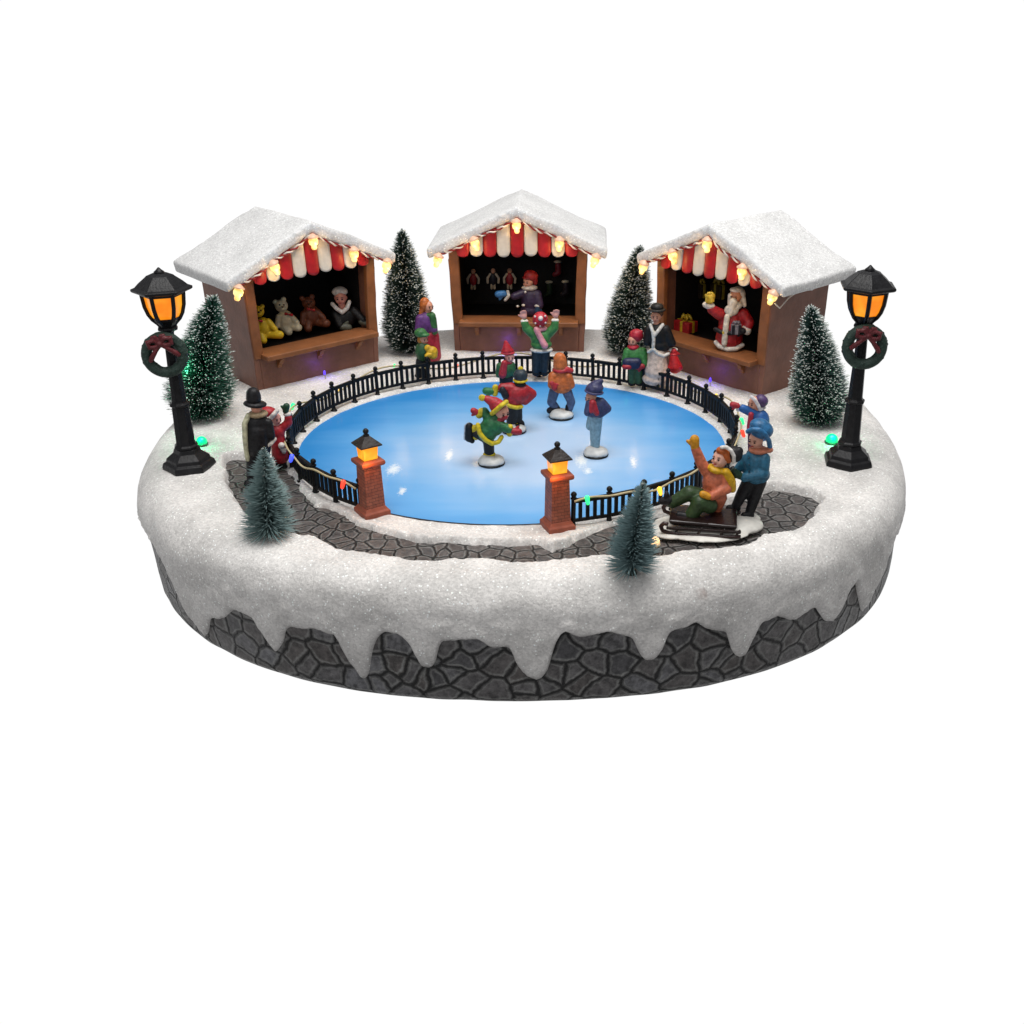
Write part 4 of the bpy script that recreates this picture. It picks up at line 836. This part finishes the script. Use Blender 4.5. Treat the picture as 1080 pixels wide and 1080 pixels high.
rb=np.array([BO[2][0][0],BO[2][0][1],0]); nr=np.array([-sin(BO[2][1]),cos(BO[2][1]),0]); rw=(rb+nr*3.4,nr)
gift(738,313,0,.75,.5,.8,'231a10','8f7a20','dark gift box with gold ribbon high at the back left of the right booth',plane=rw,rot=-.85)
gift(757,314,0,.9,.5,.8,'2e2210','8f7a20','gold ribboned gift box high at the back behind the raised hand',plane=rw,rot=-.85)

# ------------------------------------------------------------------ railing round the rink
FA,FB=10.72,9.85; FCn=(-.15,.32)
lp=ground(390,545,.15); rp=ground(590,560,.15)
FS=.87
a0=atan2((rp[1]-FCn[1])/FB,(rp[0]-FCn[0])/FA)+.06; a1=2*pi+atan2((lp[1]-FCn[1])/FB,(lp[0]-FCn[0])/FA)-.06
fine=np.linspace(a0,a1,2000); fx=FCn[0]+FA*np.cos(fine); fy=FCn[1]+FB*np.sin(fine)
sl=np.concatenate([[0],np.cumsum(np.hypot(np.diff(fx),np.diff(fy)))]); NB=35
fence=empty('railing',(0,0,.12),0,'low black railing with ball topped posts curving round the rink','fence')
pos=[]
for i in range(NB+1):
    q=sl[-1]*i/NB; pos.append((float(np.interp(q,sl,fx)),float(np.interp(q,sl,fy))))
pm=M(); pm.lathe([(.20,-.12),(.20,.02),(.13,.05),(.11,.3),(.11,1.42),(.15,1.46),(.15,1.50),(.07,1.54),(.12,1.60),(.145,1.68),(.12,1.76),(.05,1.82)],12)
def fz(x,y): return 0
p0=None
for i,(x,y) in enumerate(pos):
    if p0 is None: p0=o=pm.build('post',IRON,fence,smooth=True)
    else: o=p0.copy(); COL.objects.link(o); o.parent=fence
    o.location=(x,y,0); o.scale=(.9,.9,FS); o.rotation_euler=(random.uniform(-.03,.03),random.uniform(-.03,.03),0)
for i in range(NB):
    (x0,y0),(x1,y1)=pos[i],pos[i+1]; L=hypot(x1-x0,y1-y0); m=M(); g0_,g1=.10,L-.10
    m.box(g0_,g1,-.08,.08,1.23,1.42); m.box(g0_,g1,-.06,.06,.24,.39)
    nbar=4
    for k in range(nbar):
        c=L*(k+1)/(nbar+1); m.box(c-.075,c+.075,-.055,.055,.375,1.265)
    o=m.build('rail_panel',IRON,fence,bevel=.02); o.location=(x0,y0,0); o.rotation_euler=(0,0,atan2(y1-y0,x1-x0)); o.scale=(1,1,FS)
# cable with coloured bulbs along the railing
strand=empty('string_lights',(0,0,0),0,'pale cable with red, green, blue and yellow bulbs strung along the black railing','string lights')
CAB=paint('b9ab86',.4,.15); pts=[]
for k in range(560):
    q=sl[-1]*k/559; x=float(np.interp(q,sl,fx)); y=float(np.interp(q,sl,fy)); th=atan2((y-FCn[1])/FB,(x-FCn[0])/FA)
    out=.22+.06*sin(k*.11)
    back=ss(y,-1.,2.5)
    out=.22*(1-back)+.34*back
    zz=(1.20+.10*sin(k*.13)+.05*sin(k*.31))*(1-back)+(.95+.33*sin(k*.085+1))*back
    pts.append((x+cos(th)*out,y+sin(th)*out,.15+zz))
m=M(); m.tube(pts,.045,6); m.build('cable',CAB,strand,True)
GC=dict(red=(1,.06,.03),green=(.03,1,.25),blue=(.06,.10,1),yellow=(1,.6,.05)); GM={k:glow('lit '+k+' bulb',v,1.1) for k,v in GC.items()}
def near(px,py,z=1.5):
    g=ground(px,py,z); d=[(p[0]-g[0])**2+(p[1]-g[1])**2 for p in pts]; return Vector(pts[int(np.argmin(d))])
for px,py,c in ((623,529,'green'),(688,505,'yellow'),(742,483,'blue'),(766,453,'red'),(769,436,'green'),(738,412,'yellow'),(321,476,'blue'),(374,502,'red'),(307,426,'green'),(430,390,'green'),(487,381,'red'),(645,385,'green'),(680,399,'red'),(360,400,'yellow')):
    p=near(px,py); m=M(); d=Vector((p.x-FCn[0],p.y-FCn[1],0)).normalized(); p=p+d*.08+Vector((0,0,.03))
    s_=1. if p.y<3 else .62
    m.cap(p,p+Vector((0,0,-.20*s_))+d*.08,.105*s_,.08*s_,10); m.build('bulb',GM[c],strand,smooth=True)
    ld=bpy.data.lights.new(c+' glow','POINT'); ld.energy=1.4 if p.y>3 else 1.; ld.color=GC[c]; ld.shadow_soft_size=.1
    lo=bpy.data.objects.new('bulb_glow',ld); COL.objects.link(lo); lo.parent=strand; lo.location=p+d*.42+Vector((0,0,-.1))
# single ground bulbs
def led(px,py,z,c,lab,e=10,r=.22,col=None,grp=None):
    g=ground(px,py,z); o=empty('led_bulb',tuple(g),0,lab,'light bulb',grp)
    cc=col or GC[c]; m=M(); m.ell((0,0,.12),(r,r,r*.95)); m.build('bulb_glass',glow('led '+c,cc,1.2,cc),o,smooth=True); m=M(); m.lathe([(r*1.1,-.05),(r*1.15,.02),(r*.9,.05)],16); m.build('socket',CAB if c=='yellow' else paint('2a6a4a'),o,smooth=True)
    ld=bpy.data.lights.new('led glow','POINT'); ld.energy=e; ld.color=cc; ld.shadow_soft_size=.12; lo=bpy.data.objects.new('bulb_glow',ld); COL.objects.link(lo); lo.parent=o; lo.location=(0,-.35,.45)
led(877,466,.4,'green','round green bulb glowing in the snow beside the right street lamp',48,.30,(.0,.60,.20))
led(213,468,.4,'green','round green bulb glowing in the snow behind the left street lamp',40,.26,(.0,.60,.20))
led(300,547,.4,'yellow','clear warm bulb beside the small tree at the front left',4,.17,(1,.62,.3))
led(690,574,.35,'yellow','clear warm bulb glowing behind the small leaning tree at the front right',5,.22,(1,.62,.3))
for i,(px,py,lab) in enumerate(((322,397,'blue bulb low in front of the teddy bear booth'),(512,383,'blue bulb low in front of the booth facing front'),(762,415,'blue bulb low in front of the right booth'))):
    loc,a=BO[i]; p=Vector((loc[0],loc[1],0))+Matrix.Rotation(a,3,'Z')@Vector(((-.2,-.75,.65),(-.7,-.65,.65),(.9,-.75,.65))[i])
    o=empty('led_bulb',p,0,lab,'light bulb','blue bulbs low in front of the booths'); m=M(); m.cap((0,0,0),(0,0,.12),.07,.06,8); m.build('bulb_glass',glow('led blue',(.12,.05,1),1.,(.1,.05,.8)),o,smooth=True)
    m=M(); m.tube([(0,0,-.03),(.02,.05,-.2),(0,.0,-.45)],.03,6); m.build('wire',CAB,o,True)
    ld=bpy.data.lights.new('blue glow','POINT'); ld.energy=16; ld.color=(.16,.06,1); ld.shadow_soft_size=.1; lo=bpy.data.objects.new('bulb_glow',ld); COL.objects.link(lo); lo.parent=o; lo.location=(0,.15,.35)

# ------------------------------------------------------------------ brick pillars with lanterns
BRICK=brick_mat()
def frus(name,prof,mat,parent,uv=False,bevel=.03,rot=0):
    """square section lathe with box mapped UVs"""
    me=bpy.data.meshes.new(name); v=[];f=[]
    for h,z in prof: v+=[(-h,-h,z),(h,-h,z),(h,h,z),(-h,h,z)]
    n=len(prof)
    for i in range(n-1):
        for k in range(4): j=(k+1)%4; f.append((4*i+k,4*i+j,4*i+4+j,4*i+4+k))
    f.append((3,2,1,0)); t=4*n-4; f.append((t,t+1,t+2,t+3)); me.from_pydata(v,[],f); me.update(); ul=me.uv_layers.new(name='UVMap')
    for p in me.polygons:
        for li in p.loop_indices:
            c=me.vertices[me.loops[li].vertex_index].co; ul.data[li].uv=(c.x if abs(p.normal.y)>.5 else c.y+.17,c.z)
    o=add(name,me,mat,parent,False); b=o.modifiers.new('bevel','BEVEL'); b.width=bevel; b.segments=2; return o
TERRA=paint('8f4b37',.55,.25,2,.3,8)
def pillar():
    r=empty('brick_pillar_lantern')
    frus('plinth',[(.68,-.2),(.69,.22),(.60,.30),(.50,.45)],TERRA,r); frus('shaft',[(.50,.451),(.45,2.35)],BRICK,r,bevel=.02); frus('cap',[(.46,2.351),(.60,2.42),(.64,2.50),(.62,2.62),(.46,2.68)],TERRA,r)
    g=frus('lantern_glass',[(.36,2.681),(.40,3.30)],AMBER2,r,bevel=.02)
    rf=frus('lantern_roof',[(.56,3.301),(.57,3.36),(.14,3.72)],paint('2a2320',.4,.4,4),r,bevel=.02)
    m=M(); m.lathe([(.15,3.70),(.16,3.76),(.08,3.80),(.14,3.88),(.15,3.96),(.08,4.04),(.02,4.06)],12); m.build('finial',BLACK,rf,smooth=True)
    ld=bpy.data.lights.new('lantern glow','POINT'); ld.energy=42; ld.color=(1,.36,.04); ld.shadow_soft_size=.3; lo=bpy.data.objects.new('lantern_glow',ld); COL.objects.link(lo); lo.parent=r; lo.location=(-.35,-.85,2.75)
    return r
p1=pillar()
for i,(px,py,rot,lab) in enumerate(((391,546,.62,'brick pillar topped by a glowing amber lantern, left of the front gap in the railing'),(588,561,.38,'brick pillar with glowing amber lantern at the end of the right hand railing run'))):
    o=p1 if i==0 else tree_copy(p1); g=ground(px,py,.12); g[1]+=.45; o.location=g; o.scale=(.84,.84,.94 if i==0 else .93); o.rotation_euler=(0,0,rot); tag(o,lab,'pillar lantern','brick pillars at the rink entrance')

# ------------------------------------------------------------------ street lamps and wreaths
LM=paint('131316',.4,.35,3,.35,9,spec=.5,name='worn black')
def lamp():
    r=empty('street_lamp')
    def hexl(prof,mat,name,par,seg=6,ph=0.,bev=.03,sm=False):
        m=M(); m.lathe(prof,seg,ph=ph); return m.build(name,mat,par,bevel=bev,smooth=sm)
    hexl([(1.16,-.1),(1.18,.12),(1.12,.30),(.98,.36),(.95,.52),(.62,.78),(.55,.98)],LM,'foot',r)
    hexl([(.44,.975),(.54,1.0),(.55,1.10),(.46,1.16),(.44,1.30),(.39,2.9),(.38,3.02)],LM,'lower_pole',r,8,pi/8)
    hexl([(.38,3.021),(.45,3.05),(.46,3.15),(.36,3.21),(.34,3.3),(.24,6.45),(.28,6.55),(.44,6.62),(.44,6.72),(.30,6.78)],LM,'upper_pole',r,8,pi/8)
    pr=[(.30,6.78),(.40,6.92),(.58,7.10),(.72,7.35),(.82,7.7),(.87,8.2),(.88,8.35)]
    inner=[(a-.07,z) for a,z in pr]; hexl(inner,ORANGE_GLOW,'lamp_glass',r,6,0,0)
    m=M()
    for k in range(6):
        a=pi/3*k; m.tube([((q-.02)*cos(a),(q-.02)*sin(a),z) for q,z in pr],.095,6)
    m.lathe([(.34,6.77),(.56,7.08),(.60,7.18),(.48,7.2)],6); m.lathe([(.85,8.18),(.93,8.2),(.93,8.34),(.85,8.36)],6); m.build('lamp_frame',LM,r)
    rf=hexl([(1.18,8.34),(1.27,8.40),(1.27,8.50),(1.10,8.56),(.92,8.74),(.62,8.98),(.55,9.05),(.50,9.06),(.30,9.14)],LM,'lamp_roof',r)
    m=M(); m.lathe([(.22,9.12),(.22,9.2),(.12,9.28),(.03,9.38)],10); m.build('finial',LM,rf,smooth=True)
    return r
def wreath():
    r=empty('wreath'); m=M()
    Rw=.74; m.tube([(Rw*cos(2*pi*k/48),0,Rw*sin(2*pi*k/48)*1.05) for k in range(48)],.235,10,True)
    for k in range(150):
        a=random.uniform(0,2*pi); b=random.uniform(0,2*pi); c=Vector((cos(a)*(Rw+.2*cos(b)),-.2*sin(b),sin(a)*1.05*(Rw+.2*cos(b)))); m.ell(c,(.08,.07,.05),seg=6,rings=4)
    m.build('greenery',paint('22372f',.6,.4,4,.6,10),r,remesh=.04,sm=1)
    m=M()
    for sg in (-1,1):
        m.tube([(0,-.30,.55),(sg*.22,-.36,.78),(sg*.48,-.34,.74),(sg*.46,-.32,.50),(sg*.2,-.34,.48),(0,-.30,.55)],[.09,.10,.12,.12,.1,.08],8)
        m.tube([(0,-.32,.52),(sg*.25,-.33,.32),(sg*.5,-.28,.05),(sg*.62,-.22,-.12)],[.08,.10,.12,.10],8)
        m.tube([(0,-.32,.6),(sg*.12,-.36,.92),(sg*.3,-.3,.9)],[.08,.09,.07],8)
    m.ell((0,-.36,.56),(.14,.1,.13)); m.build('bow',paint('5c1a20',.45,.35,5,.5,9),r,remesh=.035,sm=1)
    return r
l0=lamp(); w0=wreath()
for i,(px,py,rot,lab,wl,wr) in enumerate(((200,492,.30,'tall black street lamp with amber glass standing at the far left of the base','dark green wreath with red bow hanging on the left street lamp',.25),(894,488,-.12,'tall black street lamp with amber glass standing at the far right of the base','dark green wreath with red bow hanging on the right street lamp',-.12))):
    o=l0 if i==0 else tree_copy(l0); g=ground(px,py,.33); o.location=g; o.rotation_euler=(0,0,rot+(0 if i==0 else pi/6)); o.scale=(1,1,.975); tag(o,lab,'street lamp','street lamps on the snowy base')
    ww=w0 if i==0 else tree_copy(w0); ww.location=(g[0]-(.08 if i==0 else .02),g[1]-.62,g[2]+(5.5 if i==0 else 5.72)); ww.rotation_euler=(-.05,(-.15 if i==0 else .1),wr); tag(ww,wl,'wreath','wreaths on the street lamps')

# ------------------------------------------------------------------ bottle brush trees
def bristle(name,col,mat_name,tips):
    m,nt,n,l,b=newmat(mat_name); at=N(nt,'ShaderNodeAttribute'); at.attribute_name='tint'
    mx=N(nt,'ShaderNodeMix',data_type='RGBA'); l.new(at.outputs['Fac'],mx.inputs[0]); mx.inputs[6].default_value=(*col,1); mx.inputs[7].default_value=(*tips,1); l.new(mx.outputs[2],b.inputs['Base Color']); b.inputs['Roughness'].default_value=.55; b.inputs['Specular IOR Level'].default_value=.3; return m
def brush_tree(px,py,z,top,rad,n,lab,col,tips,flock,lean=0,layers=0,turns=26,up=.25,w=.022,grp=None,flat=.12):
    g=ground(px,py,z); r=empty('brush_tree',tuple(g),0,lab,'tree',grp); H=top
    ax=lambda t_:Vector((lean*t_*H*.5+lean*t_*t_*H*.5,0,.12+t_*(H-.12)))
    m=M(); m.tube([ax(k/12) for k in range(13)],[.07]*12+[.04],6); m.lathe([(.22,-.1),(.20,.04),(.08,.10)],14); m.build('trunk',paint('22302a',.4),r,smooth=True)
    m=M(); m.tube([Vector(ax(k/90))+Vector((.09*cos(k*.9),.09*sin(k*.9),0)) for k in range(90)],.035,5); m.build('twisted_wire',paint('8c938e',.3),r,True)
    V=[];Fs=[];T=[];fV=[];fF=[]
    for i in range(n):
        t_=1-math.sqrt(random.random()) if random.random()<.75 else random.random(); t_=min(.995,.03+t_*.97)
        t_=round(t_*turns*2)/(turns*2)+random.uniform(-.5,.5)/turns*.75; t_=min(max(t_,.0),1.)
        R=rad*((1-t_)**.62*.92+.08)*(1 if t_>flat else .55+.45*t_/flat)
        if layers: ph=(t_*layers)%1; R*=1.10-.38*ph
        R*=random.uniform(.74,1.10); a=random.uniform(0,2*pi)+0; u=(up if t_>.08 else up*t_/.08-.15)+random.uniform(-.16,.22)+(1.2*max(0,t_-.9)*8 if t_>.9 else 0)
        d=Vector((cos(a),sin(a),u)).normalized(); p=ax(t_*.97); e=p+d*R; e.z=max(e.z,.04)
        s1=d.cross(Vector((0,0,1))).normalized()*w; s2=d.cross(s1).normalized()*w; b_=len(V); mid=p.lerp(e,.62)
        V+= [p+s1,p-s1*.5+s2,p-s1*.5-s2, mid+s1*.9,mid-s1*.45+s2*.8,mid-s1*.45-s2*.8, e]; tn=random.random()*.18
        T+=[tn]*3+[tn+.12]*3+[min(1,.30+random.random()*.5*(flock*1.5))]
        Fs+=[(b_,b_+1,b_+4,b_+3),(b_+1,b_+2,b_+5,b_+4),(b_+2,b_,b_+3,b_+5),(b_+3,b_+4,b_+6),(b_+4,b_+5,b_+6),(b_+5,b_+3,b_+6)]
        if random.random()<flock:
            c=p.lerp(e,random.uniform(.80,1.0)); s=random.uniform(.016,.040); q=len(fV); L=random.uniform(1.6,4.2)
            dx,dy,dz=d*s*L,s1.normalized()*s,s2.normalized()*s
            fV+=[c+dx,c-dx,c+dy,c-dy,c+dz,c-dz]; fF+=[(q+x,q+y,q+k) for x,y,k in ((0,2,4),(2,1,4),(1,3,4),(3,0,4),(2,0,5),(1,2,5),(3,1,5),(0,3,5))]
    me=bpy.data.meshes.new('bristle_crown'); me.from_pydata([tuple(v) for v in V],[],Fs); me.update(); A=me.attributes.new('tint','FLOAT','POINT'); A.data.foreach_set('value',T); add('bristle_crown',me,bristle('x',col,'green bristle',tips),r,False)
    if fV:
        me=bpy.data.meshes.new('snow_flock'); me.from_pydata([tuple(v) for v in fV],[],fF); me.update(); add('snow_flock',me,paint('cfd4cf',.6,.2),r,False)
    return r
FG=(.008,.035,.026)
T1=brush_tree(213,440,.35,6.35,2.05,9500,'flocked green bottle brush tree behind the left street lamp',(.010,.060,.040),(.10,.24,.18),.24,lean=.24)
brush_tree(432,371,.35,7.35,1.86,10500,'tall dark bottle brush tree between the teddy bear booth and the middle booth',(.006,.022,.016),(.07,.11,.09),.24)
brush_tree(661,373,.35,6.5,1.80,10500,'dark bottle brush tree between the middle booth and the right booth',(.006,.022,.016),(.08,.12,.10),.26,lean=.10)
brush_tree(863,446,.35,6.05,1.78,10000,'snow flecked bottle brush tree between the right booth and the right street lamp',(.008,.042,.034),(.12,.2,.18),.30,lean=-.16)
brush_tree(284,563,.4,3.75,1.30,1900,'small grey green bottle brush tree at the front left of the path',(.15,.23,.23),(.42,.53,.52),.0,layers=3,turns=14,up=.32,w=.027,flat=.02,lean=.06)
brush_tree(666,602,.4,3.65,1.20,1900,'small blue green bottle brush tree leaning right at the front edge of the path',(.15,.24,.25),(.42,.54,.55),.0,lean=.10,turns=16,up=.42,w=.027,flat=.02)
for T,e,cc in ((T1,60,(.05,1,.5)),):
    ld=bpy.data.lights.new('green glow','POINT'); ld.energy=e; ld.color=cc; ld.shadow_soft_size=.3; lo=bpy.data.objects.new('bulb_glow',ld); COL.objects.link(lo); lo.parent=T; lo.location=(.1,-1.5,3.1)

# ------------------------------------------------------------------ light
W_=bpy.data.worlds.new('World'); S.world=W_; W_.use_nodes=True; nt=W_.node_tree; l=nt.links; bg=nt.nodes['Background']
tc=N(nt,'ShaderNodeTexCoord'); sp=N(nt,'ShaderNodeSeparateXYZ'); l.new(tc.outputs['Generated'],sp.inputs[0])
# world set white behind and below the display, dim elsewhere to shape the light
mz=N(nt,'ShaderNodeMapRange'); mz.inputs[1].default_value=.04; mz.inputs[2].default_value=.22; mz.inputs[3].default_value=1; mz.inputs[4].default_value=0; l.new(sp.outputs['Z'],mz.inputs[0])
my=N(nt,'ShaderNodeMapRange'); my.inputs[1].default_value=.05; my.inputs[2].default_value=.3; l.new(sp.outputs['Y'],my.inputs[0])
mu=N(nt,'ShaderNodeMath',operation='MULTIPLY'); l.new(mz.outputs[0],mu.inputs[0]); l.new(my.outputs[0],mu.inputs[1])
mx=N(nt,'ShaderNodeMix',data_type='RGBA'); l.new(mu.outputs[0],mx.inputs[0]); mx.inputs[6].default_value=(.27,.27,.275,1); mx.inputs[7].default_value=(1.02,1.02,1.02,1); l.new(mx.outputs[2],bg.inputs['Color']); bg.inputs['Strength'].default_value=1
def area(name,loc,target,size,e,c=(1,1,1)):
    ld=bpy.data.lights.new(name,'AREA'); ld.shape='RECTANGLE'; ld.size,ld.size_y=size; ld.energy=e; ld.color=c; o=bpy.data.objects.new(name,ld); COL.objects.link(o); o.location=loc
    o.rotation_euler=(Vector(target)-Vector(loc)).to_track_quat('-Z','Y').to_euler(); return o
area('overhead softbox',(6,-8,70),(0,2,0),(55,40),60000,(1,.985,.965))
area('front fill',(-30,-85,45),(0,0,0),(40,30),14000,(.97,.98,1))  # fill lamp added on the camera side, no real window there
S.view_settings.view_transform='Standard'; S.view_settings.look='None'; S.view_settings.exposure=0; S.view_settings.gamma=1
S.render.engine='CYCLES'
